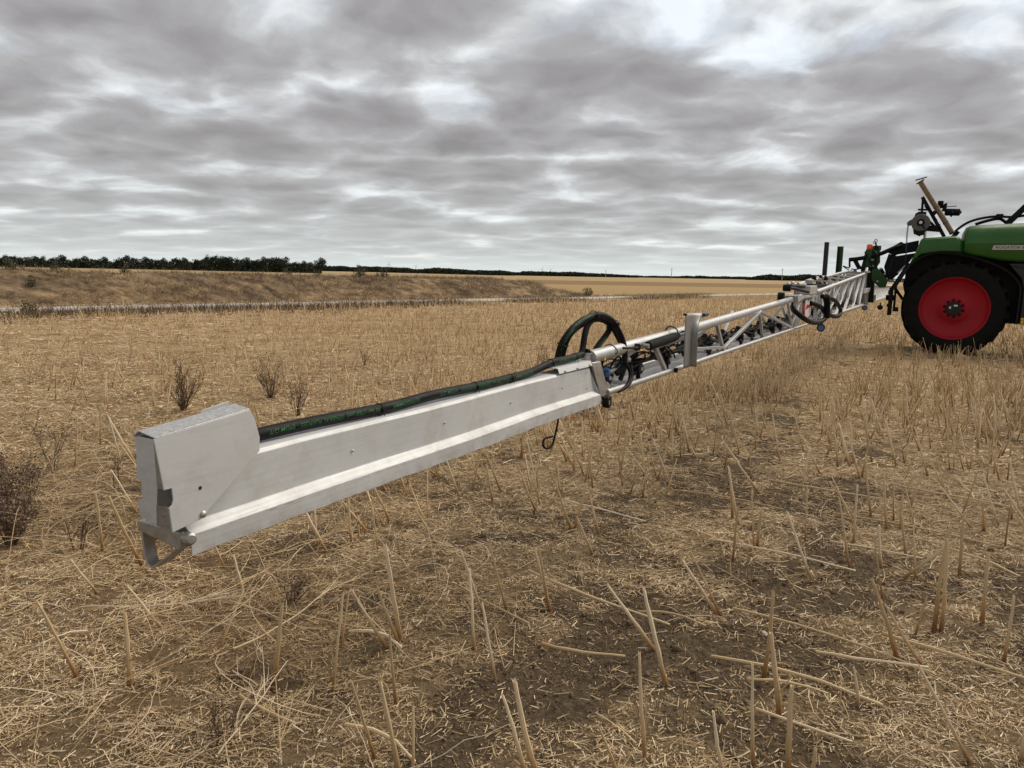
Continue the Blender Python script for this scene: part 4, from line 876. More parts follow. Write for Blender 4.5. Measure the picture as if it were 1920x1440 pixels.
# ---- tip cover
fp = [(-0.080, 1.298), (0.138, 1.319), (0.150, 1.300), (0.162, 1.258), (0.161, 1.229), (0.012, 1.124), (-0.052, 1.116), (-0.0565, 1.165), (-0.050, 1.168), (-0.047, 1.178), (-0.049, 1.200), (-0.0655, 1.200)]
FRONT = MB().prism(fp, 'sz', -0.032, -0.029).build('tip_cover', 'alu_cover', S_, 0.001)
def strip_sheet(pts, th=0.002):       # quad-ish plates given as 3D corner rings
    pts = [Vector(p) for p in pts]; n = (pts[1]-pts[0]).cross(pts[2]-pts[0]).normalized()*th; k = len(pts)
    return MB().add(pts+[p+n for p in pts], [tuple(range(k))[::-1], tuple(range(k, 2*k))]+[(i, (i+1) % k, k+(i+1) % k, k+i) for i in range(k)])
TOP = strip_sheet([(-0.078, -0.032, 1.298), (0.138, -0.032, 1.319), (0.140, 0.012, 1.325), (-0.078, 0.014, 1.306)]).build('cover_top', 'alu_spangle', FRONT, 0.0008)
MB().add([], [])
strip_sheet([(-0.078, 0.014, 1.306), (0.140, 0.012, 1.325), (0.142, 0.028, 1.315), (-0.078, 0.030, 1.294)]).build('cover_fold', 'alu_cover', FRONT, 0.0008)
BACK = MB().prism([(-0.075, 1.294), (0.142, 1.315), (0.165, 1.25), (0.02, 1.13), (-0.06, 1.13)], 'sz', 0.028, 0.031).build('cover_back', 'alu_cover', FRONT, 0.0008)
END = strip_sheet([(-0.0785, -0.0285, 1.2965), (-0.0705, -0.0205, 1.205), (-0.0685, -0.0125, 1.1700), (-0.0665, -0.0085, 1.129), (-0.065, 0.043, 1.140), (-0.068, 0.040, 1.170), (-0.066, 0.031, 1.176), (-0.066, 0.031, 1.208), (-0.070, 0.037, 1.214), (-0.074, 0.028, 1.296)]).build('cover_end', 'alu_cover', FRONT, 0.0004)
strip_sheet([(-0.0785, -0.0285, 1.296), (-0.0655, -0.0288, 1.203), (-0.0705, -0.0205, 1.203)], 0.0012).build('cover_flange', 'zinc', FRONT)
strip_sheet([(-0.0690, -0.0135, 1.170), (-0.0565, -0.0288, 1.166), (-0.0520, -0.0288, 1.117), (-0.0665, -0.0085, 1.129)], 0.0012).build('cover_flange', 'zinc', FRONT)
MB().prism([(0.10, 1.255), (0.145, 1.302), (0.212, 1.312), (0.212, 1.255)], 'sz', 0.116, 0.118).build('rear_tip_plate', 'alu', S_, 0.0006)
inst('screw', rv, FRONT, (0.016, -0.032, 1.133), (0, 0, 0), 2.0)
hole = MB().lathe([(0.0036, 0), (0.0036, 0.0006)], (0, 0, 0), (0, -1, 0), 14).mesh('hole', M['text_black']); inst('drilled_hole', hole, FRONT, (0.012, -0.0322, 1.186))
# ---- bracket and hoop under the tip
MB().prism([(-0.004, 1.098), (0.125, 1.102), (0.128, 1.080), (0.000, 1.064)], 'vz', -0.014, 0.014).build('tip_bracket', 'zinc', S_, 0.002)
MB().lathe([(0.012, 0), (0.012, 0.02), (0.008, 0.024)], (-0.004, -0.008, 1.088), (-0.3, -1, 0.1), 10).build('tip_bolt', 'zinc', S_)
hp = smoothpath([(0, 0.116, 1.085), (0, 0.112, 1.04), (0, 0.106, 1.018), (0, 0.096, 1.010), (0, 0.084, 1.012), (0, 0.05, 1.034), (0, 0.010, 1.066)], 5)
hb = MB()
for sg in (0,):
    W = 0.013; T_ = 0.0024; vs = []; n = len(hp)
    for i, p in enumerate(hp):
        tg = (hp[min(i+1, n-1)]-hp[max(i-1, 0)]).normalized(); nn = Vector((0, -tg.z, tg.y))
        vs += [p+Vector((-W, 0, 0))+nn*T_, p+Vector((W, 0, 0))+nn*T_, p+Vector((W, 0, 0))-nn*T_, p+Vector((-W, 0, 0))-nn*T_]
    hb.add(vs, [(0, 1, 2, 3), (4*n-1, 4*n-2, 4*n-3, 4*n-4)]+[(4*i+j, 4*i+(j+1) % 4, 4*i+4+(j+1) % 4, 4*i+4+j) for i in range(n-1) for j in range(4)])
hb.build('tip_hoop', 'zinc', S_, 0.0008)

# ---- hoses with green lettering
def hose(name, pts, r, mat='rubber', n=14, parent=S_, seg=7):
    P = smoothpath(pts, seg); o = MB().tube(P, r, n).build(name, mat, parent, 0, 60); return o, P
def hose_text(parent, P, r, txt, a0, a1, facing, hgt=0.0098, flip=True, lift=0.0006):
    """wrap txt on the hose between arc lengths a0<a1; facing(t) gives outward direction of the line of text"""
    vs, fs = text_flat(txt, 0.25, 0.012); cum = [0.0]
    for i in range(1, len(P)): cum.append(cum[-1]+(P[i]-P[i-1]).length)
    mb = MB(); out = []
    for x, y in vs:
        a = a1-(a1-a0)*x if flip else a0+(a1-a0)*x
        k = max(0, min(len(P)-2, next((i for i in range(len(cum)-1) if cum[i+1] >= a), len(P)-2)))
        f = (a-cum[k])/max(1e-6, cum[k+1]-cum[k]); c = P[k].lerp(P[k+1], f); tg = (P[k+1]-P[k]).normalized()
        e0 = Vector(facing); e0 = (e0-tg*e0.dot(tg)).normalized(); e1 = tg.cross(e0)      # e1: around the hose
        th = (y-0.5)*hgt/r*(-1 if flip else 1)
        out.append(c+(e0*math.cos(th)+e1*math.sin(th)*(1 if e1.z > 0 else -1))*(r+lift))
    mb.add(out, fs); return mb.build('lettering', 'text_green', parent, 0, 0)
HR = 0.0152
h1, P1 = hose('air_hose', [(0.02, 0.062, 1.236), (0.12, 0.060, 1.236), (0.25, 0.055, 1.239), (0.40, 0.050, 1.240), (0.68, 0.045, 1.2355), (0.90, 0.049, 1.239), (1.14, 0.046, 1.2365), (1.40, 0.05, 1.237), (1.56, 0.051, 1.241), (1.72, 0.05, 1.260), (1.86, 0.047, 1.262), (2.005, 0.045, 1.268)], HR)
FC = (0, -0.92, 0.18)
for k, (a0, a1, tx) in enumerate([(0.235, 0.475, 'GENERAL PURPOSE - EPDM Ω/T'), (0.485, 0.615, '10 bar (150 psi)'), (0.67, 0.80, 'ALFAGOMMA'), (0.90, 1.20, 'GENERAL PURPOSE - EPDM Ω/T'), (1.21, 1.33, '10 bar (150 psi)'), (1.38, 1.52, 'ALFAGOMMA'), (1.74, 1.95, 'PURPOSE - EPDM Ω/T')]):
    hose_text(h1, P1, HR, tx, a0, a1, FC)
tie = MB()
for j in range(1): tie.tube([(0, math.cos(a)*0.0155, math.sin(a)*0.0155) for a in [k*2*math.pi/16 for k in range(17)]], 0.0016, 5)
tie.box((-0.004, -0.019, -0.005), (0.004, -0.013, 0.004)); tie.tube([(0, -0.0155, -0.002), (0.002, -0.0175, -0.012), (0.005, -0.018, -0.022)], 0.0012, 4)
TIE = tie.mesh('zip_tie', M['plastic'])
for s in (0.645, 1.135, 1.38, 1.71, 1.93):
    p = min(P1, key=lambda q: abs(q.x-s)); inst('zip_tie', TIE, h1, (s, p.y, p.z))
# loop hoses over the hinge
def lp(pts): return [(s+(v-0.03)*2.43, v, z-(v-0.03)*0.25) for s, z, v in pts]
h2, P2 = hose('loop_hose', lp([(1.74, 1.12, 0.13), (1.715, 1.20, 0.125), (1.712, 1.27, 0.11), (1.745, 1.325, 0.085), (1.80, 1.362, 0.07), (1.882, 1.396, 0.058), (2.007, 1.425, 0.05), (2.153, 1.434, 0.045), (2.305, 1.402, 0.04), (2.422, 1.330, 0.03), (2.480, 1.262, 0.015), (2.49, 1.20, 0.01), (2.455, 1.165, 0.015), (2.39, 1.145, 0.03)]), 0.0142)
h3, P3 = hose('loop_hose', lp([(1.76, 1.12, 0.15), (1.745, 1.20, 0.15), (1.75, 1.27, 0.135), (1.785, 1.33, 0.115), (1.84, 1.37, 0.10), (1.93, 1.398, 0.09), (2.05, 1.414, 0.08), (2.17, 1.415, 0.075), (2.30, 1.38, 0.065), (2.41, 1.31, 0.055), (2.49, 1.24, 0.04), (2.505, 1.17, 0.035), (2.45, 1.11, 0.04)]), 0.0115)
h4, P4 = hose('loop_hose', [(2.00, 0.045, 1.266), (2.03, 0.05, 1.30), (2.055, 0.055, 1.345), (2.10, 0.06, 1.39), (2.18, 0.062, 1.415), (2.28, 0.062, 1.412), (2.35, 0.062, 1.385), (2.365, 0.065, 1.352), (2.32, 0.07, 1.318), (2.26, 0.075, 1.285), (2.22, 0.08, 1.25)], 0.0135, 'sleeve')
hose_text(h2, P2, 0.0142, 'ALFAGOMMA', 0.23, 0.34, (-0.55, -0.85, 0.1), 0.010, False)
hose_text(h2, P2, 0.0142, 'T-302 EVOLUTION', 0.36, 0.52, (-0.5, -0.7, 0.5), 0.010, False)
hose_text(h4, P4, 0.0135, 'EPDM Ω/T', 0.52, 0.61, (-0.4, -0.9, 0.0), 0.009, False)
for P_, i in ((P2, 22), (P2, 46), (P2, 58)):
    p = P_[min(i, len(P_)-1)]; q = P_[min(i+1, len(P_)-1)]; o = inst('zip_tie', TIE, h2, p); o.rotation_mode = 'QUATERNION'; o.rotation_quaternion = (q-p).to_track_quat('X', 'Z'); o.scale = (1.3, 1.3, 1.3)
MB().lathe([(0.017, 0), (0.019, 0.005), (0.019, 0.016), (0.017, 0.02)], (2.482, 0.012, 1.215), (0, 0.05, -1), 14).build('hose_clamp', 'zinc', h2)
MB().tube(smoothpath([(2.46, 0.02, 1.185), (2.44, 0.03, 1.165), (2.40, 0.045, 1.158), (2.35, 0.06, 1.155)], 5), 0.012, 12).build('hose_elbow', 'clipgrey', h2, 0, 60)
MB().lathe([(0.020, 0), (0.024, 0.006), (0.024, 0.014), (0.018, 0.02)], (2.345, 0.06, 1.155), (-1, 0.1, 0), 14).build('hose_coupling', 'blue', h2)
# hanging hook below the panel
MB().tube(smoothpath([(1.81, 0.05, 1.06), (1.795, 0.05, 1.01), (1.775, 0.05, 0.965), (1.752, 0.05, 0.928), (1.72, 0.05, 0.915), (1.68, 0.05, 0.925), (1.662, 0.05, 0.945), (1.68, 0.05, 0.962), (1.75, 0.05, 0.957)], 5), 0.0042, 8).build('wire_hook', 'black', S_, 0, 60)

# ---- hinge between panel and truss
hg = MB().prism([(2.02, 1.236), (2.115, 1.232), (2.215, 1.092), (2.205, 1.072), (2.125, 1.072), (2.02, 1.226)], 'sz', 0.0, 0.012)
hg.prism([(2.02, 1.236), (2.115, 1.232), (2.215, 1.092), (2.125, 1.072), (2.02, 1.226)], 'sz', 0.088, 0.1)
hg.prism([(2.085, 1.23), (2.10, 1.235), (2.205, 1.10), (2.19, 1.09)], 'sz', 0.012, 0.088)
HG = hg.build('hinge_bracket', 'zinc', S_, 0.003)
MB().lathe([(0.024, 0), (0.024, 0.008), (0.019, 0.009), (0.019, 0.03), (0.024, 0.031), (0.024, 0.036)], (2.045, 0.04, 1.236), (0.15, 0, 1), 18).build('hinge_knuckle', 'zinc', HG)
MB().lathe([(0.0135, 0), (0.0135, 0.014), (0.010, 0.018)], (2.053, 0.04, 1.272), (0.15, 0, 1), 6).build('hinge_bolt', 'black', HG)
MB().lathe([(0.026, -0.014), (0.029, -0.010), (0.029, 0.010), (0.026, 0.014)], (2.118, -0.034, 1.056), (0, 1, 0), 8).build('lower_eye', 'black', HG, 0.002)
MB().box((2.106, -0.0505, 1.047), (2.112, -0.048, 1.064)).build('eye_slot', 'clipgrey', HG)
MB().lathe([(0.016, 0), (0.016, 0.02)], (2.165, 0.02, 1.075), (0.5, 0, -1), 8).build('lower_bolt', 'black', HG)
MB().prism([(2.195, 1.135), (2.235, 1.122), (2.258, 1.105), (2.225, 1.095)], 'sz', 0.004, 0.009).build('gusset', 'zinc', HG, 0.001)
MB().prism([(2.125, 1.236), (2.147, 1.236), (2.136, 1.254)], 'sz', -0.0115, -0.0105).build('warning_triangle', 'yellow', HG)

# ---- truss, outer section 2.1 -> 8.3
def zt(s): return np.interp(s, [2.05, 3.5, 8.2], [1.252, 1.283, 1.408]).item()
def zb(s): return 1.076
MB().tube([(2.06, 0.03, zt(2.06)), (3.4, 0.03, zt(3.4)), (5.5, 0.03, zt(5.5)), (8.25, 0.03, zt(8.25))], 0.0305, 18).build('boom_top_tube', 'alu_tube', S_, 0.002)
MB().tube([(2.2, 0.0, 1.084), (3.5, 0, 1.081), (8.9, -0.01, 1.074)], 0.0145, 14).build('boom_lower_tube', 'alu_tube', S_, 0.001)
MB().tube([(2.2, 0.23, 1.08), (8.9, 0.25, 1.07)], 0.0145, 14).build('boom_rear_tube', 'alu_tube', S_, 0.001)
FL = MB()
FL.prism([(0.05, 1.052), (0.20, 1.052), (0.20, 1.082), (0.196, 1.082), (0.196, 1.056), (0.054, 1.056), (0.054, 1.075), (0.05, 1.075)], 'vz', 2.25, 8.85); FL.build('spray_line_tray', 'white', S_)
def brace(p0, p1, w=0.024, h=0.024): return MB().bar(p0, p1, w, h).build('truss_brace', 'alu_tube', S_, 0.0015)
def front(s0, z0, s1, z1, w=0.022, v0=0.018, v1=0.004): brace((s0, v0, z0), (s1, v1, z1), w, w)
front(2.905, 1.245, 3.07, 1.098); front(4.27, 1.28, 4.44, 1.098); front(4.47, 1.098, 5.75, 1.325, 0.024); front(5.755, 1.318, 5.92, 1.096); front(5.80, 1.325, 7.55, 1.094, 0.024)
front(7.28, 1.36, 7.545, 1.096); front(7.58, 1.096, 8.11, 1.385, 0.028); front(3.46, 1.178, 4.43, 1.118, 0.018, 0.01, 0.004)
for s0, z0, s1, z1 in [(2.75, 1.245, 2.6, 1.09), (4.2, 1.28, 3.9, 1.09), (4.45, 1.09, 5.72, 1.318), (5.75, 1.31, 5.85, 1.09), (5.85, 1.318, 7.5, 1.09), (7.3, 1.36, 7.2, 1.09), (7.6, 1.09, 8.1, 1.385)]:
    brace((s0, 0.045, z0), (s1, 0.235, z1), 0.022, 0.022)
for s in (2.6, 4.45, 5.9, 7.55): brace((s, 0.0, 1.076), (s, 0.24, 1.073), 0.02, 0.02)
# damper
DM = MB().tube([(2.66, -0.028, 1.262), (2.70, -0.028, 1.263), (3.10, -0.026, 1.276), (3.145, -0.026, 1.277), (3.16, -0.026, 1.278), (3.2, -0.026, 1.279)], [0.022, 0.0245, 0.0245, 0.0215, 0.013, 0.013], 16).build('damper', 'sleeve', S_, 0.001, 50)
MB().tube([(3.19, -0.026, 1.279), (3.34, -0.024, 1.283)], 0.008, 10).build('damper_rod', 'alu_tube', DM)
MB().lathe([(0.012, -0.014), (0.012, 0.014)], (2.64, -0.028, 1.262), (0, 1, 0), 12).build('damper_eye', 'zinc', DM)
MB().lathe([(0.014, -0.02), (0.014, 0.02)], (3.35, -0.022, 1.283), (0, 1, 0), 12).build('damper_clevis', 'black', DM)
MB().tube(smoothpath([(3.10, -0.05, 1.30), (3.14, -0.03, 1.318), (3.2, 0.03, 1.328), (3.2, 0.06, 1.29)], 5), 0.004, 6).build('tube_strap', 'black', S_)
# bent guide shield
sh = []; z_ = np.linspace(1.094, 1.402, 18)
def shield_pts():
    vs = []; fs = []; nz = len(z_); cols_ = 11
    for i, z in enumerate(z_):
        f = (z-1.094)/0.308; fl = max(0, (f-0.66)/0.34)**2.0
        for j in range(cols_):
            g = j/(cols_-1)
            if g <= 0.5: s, v = 3.197+0.018*(1-f)+0.15*(g/0.5), -0.062+0.004*math.sin(g*6.28)
            else:
                q = (g-0.5)/0.5; s, v = 3.347+0.018*(1-f)+q*(0.004+0.17*fl), -0.062-0.030*q*(1-0.5*fl)
            vs.append((s, v, z-0.004*g))
    for i in range(nz-1):
        for j in range(cols_-1): a = i*cols_+j; fs.append((a, a+1, a+cols_+1, a+cols_))
    return vs, fs
sv, sf = shield_pts(); SHD = MB().add(sv, sf).build('guide_shield', 'shield', S_, 0, 25)
so = SHD.modifiers.new('thick', 'SOLIDIFY'); so.thickness = 0.004
MB().box((3.49, -0.095, 1.375), (3.57, -0.07, 1.396)).build('shield_stop', 'bluehose', SHD, 0.004)
MB().box((3.185, -0.068, 1.392), (3.205, -0.05, 1.404)).build('shield_clip', 'black', SHD, 0.002)
MB().tube([(3.20, -0.02, 1.07), (3.20, -0.02, 1.095)], 0.012, 8).build('shield_foot', 'black', SHD)

# ---- nozzle bodies, each copied with its parts
def nozzle_parts():
    b = MB().lathe([(0.010, -0.03), (0.022, -0.028), (0.024, -0.01), (0.024, 0.012), (0.018, 0.018)], (0, 0, 0), (0, 1, 0), 12)
    b.lathe([(0.018, -0.035), (0.018, 0.05)], (0, 0.03, 0.012), (1, 0, 0), 10)
    for k in range(5):
        a = k*1.2566; b.lathe([(0.0105, 0.0), (0.0105, 0.014), (0.008, 0.018)], (math.cos(a)*0.026, -0.012, math.sin(a)*0.026), (math.cos(a), 0, math.sin(a)), 7)
    b.box((-0.02, -0.005, 0.02), (0.02, 0.045, 0.042)); b.lathe([(0.016, 0), (0.016, 0.03), (0.01, 0.036)], (0.004, 0.02, 0.04), (0, -0.3, 1), 8)
    r_ = MB().lathe([(0.012, 0), (0.013, 0.012), (0.009, 0.016)], (0, -0.012, -0.044), (0, 0, -1), 10)
    c_ = MB().lathe([(0.009, 0), (0.007, 0.004)], (0, -0.03, 0), (0, -1, 0), 10)
    return b.mesh('nozzle_body', M['plastic']), r_.mesh('nozzle_tip', M['redcap']), c_.mesh('cap', M['clipgrey'])
NB, NR, NCp = nozzle_parts()
def nozzle(s, v, z, sc_=1.25):
    o = inst('nozzle_body', NB, S_, (s, v, z), (0, rnd.uniform(-0.3, 0.3), rnd.uniform(-0.25, 0.1)), sc_); inst('nozzle_tip', NR, o, (0, 0, 0)); inst('cap', NCp, o, (0, 0, 0))
for s in [2.36, 2.80, 3.30, 3.80, 4.30, 4.80, 5.30, 5.78, 6.25, 6.78, 7.30, 7.82, 8.35]: nozzle(s, 0.085+rnd.uniform(-0.01, 0.01), 1.127)
for s in [9.6, 10.1, 10.7, 11.4, 12.2, 13.2, 14.3, 15.4]: nozzle(s, 0.12, 1.15, 1.4)
MB().tube([(2.3, 0.125, 1.142), (8.8, 0.13, 1.142)], 0.014, 10).build('spray_pipe', 'clipgrey', S_)
for k in range(9):
    pts = []; s = 2.28+0.05*k; ph = rnd.uniform(0, 6); vv = rnd.uniform(0.05, 0.13); zz_ = rnd.uniform(1.148, 1.185)
    while s < 8.8: pts.append((s, vv+0.014*math.sin(s*9+ph)+rnd.uniform(-0.008, 0.008), zz_+0.016*math.sin(s*12.6+ph*2)+rnd.uniform(-0.008, 0.008))); s += 0.17
    MB().tube(smoothpath(pts, 3), rnd.uniform(0.0035, 0.0065), 5).build('control_cable', 'rubber', S_, 0, 60)
for k, s in enumerate([2.42, 2.62, 2.78, 3.05, 3.28, 3.55, 3.95, 4.15, 4.6, 5.0]):        # loops of cable at the valves
    pts = [(s+0.03*math.sin(a+k)*(1+0.3*k % 2), 0.05+0.02*math.cos(a*1.3+k), 1.175+0.045*math.sin(a)) for a in np.linspace(-0.6, 4.2, 9)]
    MB().tube(smoothpath(pts, 3), 0.0045, 6).build('cable_loop', 'rubber', S_, 0, 60)
for pts in ([(2.42, 0.0, 1.20), (2.46, -0.012, 1.15), (2.42, -0.02, 1.10), (2.33, -0.01, 1.075), (2.24, 0.02, 1.09), (2.20, 0.05, 1.13)], [(2.50, 0.0, 1.18), (2.47, -0.02, 1.12), (2.38, -0.018, 1.082), (2.28, 0.02, 1.075)]):
    MB().tube(smoothpath(pts, 5), 0.008, 8).build('hose_tail', 'rubber', S_, 0, 60)
MB().tube(smoothpath([(2.36, -0.01, 1.272), (2.42, -0.03, 1.27), (2.50, -0.028, 1.266), (2.56, -0.01, 1.262)], 4), 0.006, 6).build('hose_strap', 'black', S_)
MB().lathe([(0.018, -0.012), (0.018, 0.012)], (2.56, -0.006, 1.262), (0.3, 1, 0), 10).build('strap_clamp', 'black', S_)
MB().tube(smoothpath([(2.28, 0.06, 1.245), (2.29, 0.0, 1.25), (2.30, -0.002, 1.27), (2.30, 0.03, 1.292), (2.31, 0.062, 1.28)], 4), 0.0025, 5).build('cable_tie', 'black', S_)
MB().tube([(3.0, 0.07, 1.215), (3.9, 0.07, 1.235)], 0.014, 10).build('grey_conduit', 'clipgrey', S_)

# ---- second hinge, 7.5 -> 9.3
HB = MB().prism([(8.0, 1.39), (9.2, 1.40), (9.05, 1.12), (8.42, 1.16)], 'sz', 0.02, 0.05).build('fold_joint', 'white', S_, 0.006)
MB().prism([(7.55, 1.432), (8.45, 1.428), (9.0, 1.42), (9.0, 1.40), (8.0, 1.395), (7.6, 1.36)], 'sz', -0.04, 0.16).build('joint_plate', 'white', HB, 0.004)
MB().box((8.42, -0.05, 1.43), (9.02, 0.07, 1.535)).build('joint_block', 'white', HB, 0.01)
MB().prism([(8.98, 1.41), (9.2, 1.41), (9.1, 1.12), (8.92, 1.12)], 'sz', -0.055, -0.035).build('joint_post', 'alu_tube', HB, 0.004)
MB().prism([(7.75, 1.40), (8.0, 1.40), (8.08, 1.10), (7.75, 1.10)], 'sz', 0.0, 0.03).build('joint_web', 'alu_tube', HB, 0.004)
STR = MB().prism([(8.38, 1.37), (8.94, 1.36), (8.90, 1.15), (8.42, 1.16)], 'sz', -0.012, -0.004).build('warning_board', 'label_white', HB)
for pl in ([(8.40, 1.258), (8.50, 1.315), (8.92, 1.305), (8.92, 1.29)], [(8.62, 1.15), (8.90, 1.185), (8.90, 1.15)]): MB().prism(pl, 'sz', -0.0145, -0.0125).build('red_stripe', 'stripe_red', STR)
MB().prism([(8.10, 1.34), (8.22, 1.34), (8.39, 1.18), (8.37, 1.17)], 'sz', -0.018, -0.012).build('red_stripe', 'stripe_red', STR)
MB().lathe([(0.03, 0), (0.03, 0.012), (0.012, 0.013), (0.012, 0.016)], (8.62, -0.012, 1.385), (0, -1, 0), 14).build('joint_pin', 'zinc', HB)
MB().tube([(6.78, -0.05, 1.522), (7.2, -0.05, 1.512), (8.3, -0.04, 1.465)], [0.014, 0.017, 0.017], 12).build('hydraulic_arm', 'black', HB)
MB().tube([(7.3, 0.02, 1.532), (8.4, 0.03, 1.528)], 0.026, 12).build('hydraulic_cylinder', 'black', HB)
MB().tube([(7.9, 0.02, 1.552), (8.45, 0.02, 1.55)], 0.02, 10).build('cylinder_barrel', 'white', HB)
MB().lathe([(0.034, -0.035), (0.034, 0.035)], (6.78, -0.04, 1.522), (0, 1, 0), 12).build('arm_eye', 'black', HB)
MB().lathe([(0.022, 0), (0.022, 0.02), (0.012, 0.03)], (6.85, -0.04, 1.545), (0, 0, 1), 8).build('arm_bolt', 'zinc', HB)
MB().lathe([(0.022, 0), (0.022, 0.02), (0.012, 0.03)], (7.35, 0.0, 1.555), (0, 0, 1), 8).build('arm_bolt', 'zinc', HB)
MB().lathe([(0.05, -0.03), (0.05, 0.03)], (7.35, 0.10, 1.42), (0, 1, 0), 14).build('joint_roller', 'black', HB)
DV = MB().bar((9.7, 0.14, 1.585), (11.4, 0.16, 1.655), 0.09, 0.035).bar((10.4, 0.1, 1.60), (11.4, 0.2, 1.57), 0.08, 0.06).build('lock_mechanism', 'zinc', S_, 0.004)
MB().box((9.4, 0.05, 1.50), (11.3, 0.22, 1.55)).build('lock_base', 'black', DV, 0.006)
for s in (9.9, 10.6, 11.2): MB().lathe([(0.03, 0), (0.03, 0.05), (0.015, 0.07)], (s, 0.1, 1.60), (0, 0, 1), 8).build('lock_bolt', 'black', DV)
def corr(pts, r):                   # corrugated conduit
    P = smoothpath(pts, 14); return MB().tube(P, [r*(1.08 if i % 2 else 0.94) for i in range(len(P))], 12)
corr([(8.1, 0.07, 1.36), (7.75, 0.03, 1.29), (7.62, -0.04, 1.245), (7.70, -0.09, 1.195), (7.95, -0.115, 1.15), (8.35, -0.125, 1.115), (8.9, -0.13, 1.10), (9.35, -0.13, 1.12), (9.52, -0.12, 1.17), (9.3, -0.10, 1.245), (8.95, -0.08, 1.30), (8.75, -0.02, 1.33)], 0.027).build('corrugated_loop', 'rubber', S_, 0, 50)
corr([(9.35, -0.08, 1.40), (9.7, -0.11, 1.38), (10.3, -0.13, 1.335), (11.0, -0.13, 1.245), (11.35, -0.13, 1.15), (11.15, -0.13, 1.09), (10.5, -0.13, 1.10), (9.9, -0.12, 1.15), (9.5, -0.12, 1.20)], 0.027).build('corrugated_loop', 'rubber', S_, 0, 50)
corr([(9.2, -0.145, 1.41), (9.3, -0.155, 1.30), (9.35, -0.155, 1.13)], 0.034).build('hose_bundle_sleeve', 'sleeve', S_, 0, 50)
corr([(9.45, -0.10, 1.39), (9.5, -0.12, 1.30), (9.55, -0.12, 1.20)], 0.03).build('hose_bundle', 'rubber', S_, 0, 50)
# boom support rollers
def roller(s, v, z, r, mat='blue'):
    o = MB().lathe([(r*0.6, -0.022), (r, -0.02), (r, 0.02), (r*0.6, 0.022)], (0, 0, 0), (1, 0.15, 0), 18).build('support_roller', 'rubber', S_); o.location = (s, v, z)
    MB().lathe([(r*0.72, 0), (r*0.72, 0.003), (r*0.2, 0.006)], (-0.0215, -0.0032, 0), (-1, -0.15, 0), 16).build('roller_face', mat, o)
    MB().bar((0.04, 0.0, 0), (0.04, 0.0, 0.11), 0.02, 0.03).build('roller_arm', 'black', o)
roller(9.64, -0.06, 0.985, 0.052); roller(17.9, -0.05, 1.0, 0.06); roller(18.9, -0.32, 0.99, 0.06, 'plastic')

# ---- inner boom section 9 -> 18.4
def zi(s): return np.interp(s, [9.1, 16.8, 18.4], [1.452, 1.75, 1.79]).item()
MB().tube([(9.05, -0.04, zi(9.05)), (13, -0.045, zi(13)), (17.0, -0.05, zi(17.0))], 0.030, 14).build('inner_top_tube', 'alu_tube', S_, 0.002)
MB().tube([(9.2, 0.36, zi(9.4)+0.03), (17.2, 0.37, zi(17)+0.035)], 0.028, 14).build('inner_rear_tube', 'alu_tube', S_, 0.002)
MB().tube([(9.3, -0.03, 1.09), (13, -0.05, 1.088), (18.6, -0.06, 1.075)], 0.028, 14).build('inner_lower_tube', 'alu_tube', S_, 0.002)
MB().tube([(9.3, 0.38, 1.09), (18.6, 0.38, 1.075)], 0.028, 14).build('inner_rear_lower_tube', 'alu_tube', S_, 0.002)
for s0 in [9.1, 10.35, 11.65, 12.95, 14.6, 16.2]:
    s1 = s0+1.55; brace((s0, -0.045, 1.10), (min(s1, 17.2), -0.045, zi(min(s1, 17.2))-0.02), 0.04, 0.035)
    brace((s0+0.15, 0.37, 1.10), (min(s1, 17.2), 0.37, zi(min(s1, 17.2))), 0.035, 0.03)
for s in [9.6, 10.9, 12.2, 13.5, 14.8, 16.1, 17.3]:
    brace((s, -0.04, 1.10), (s+0.02, -0.04, zi(s)-0.02), 0.03, 0.03)
    MB().box((s+0.1, 0.30, 1.10), (s+0.65, 0.315, zi(s)-0.01)).build('boom_slat', 'slat_grey', S_, 0.003)
    brace((s, -0.04, zi(s)), (s+0.1, 0.36, zi(s)+0.03), 0.035, 0.03)
MB().box((9.3, 0.05, 1.085), (18.0, 0.24, 1.10)).build('inner_line_tray', 'white', S_)
for k in range(3): MB().tube(smoothpath([(9.4+0.3*k+1.1*i, 0.10+0.04*k+0.03*math.sin(i*2+k), 1.17+0.03*math.sin(i*1.7+k)) for i in range(8)], 4), 0.014, 6).build('inner_cable', 'rubber', S_, 0, 60)
BE = MB().prism([(16.9, 1.34), (17.9, 1.36), (18.25, 1.45), (17.0, 1.44)], 'sz', -0.12, -0.06).build('boom_end_box', 'white', S_, 0.006)
MB().prism([(16.9, 1.34), (18.2, 1.34), (18.2, 1.10), (17.2, 1.11)], 'sz', -0.09, -0.07).build('end_box_plate', 'slat_grey', BE, 0.004)
MB().box((17.15, -0.02, 1.12), (18.35, 0.33, 1.80)).build('boom_root_plate', 'slat_grey', S_, 0.01)
for v, s in ((-0.06, 17.05), (0.30, 17.3)):
    MB().tube([(s, v, zi(17)), (s+0.25, v-0.01, zi(17)+0.12)], 0.03, 8).build('boom_lug', 'white', S_)
    MB().bar((s-0.2, v-0.02, zi(17)+0.045), (s+0.5, v-0.04, zi(17)+0.05), 0.04, 0.04).build('boom_lug_bar', 'white', S_, 0.004)

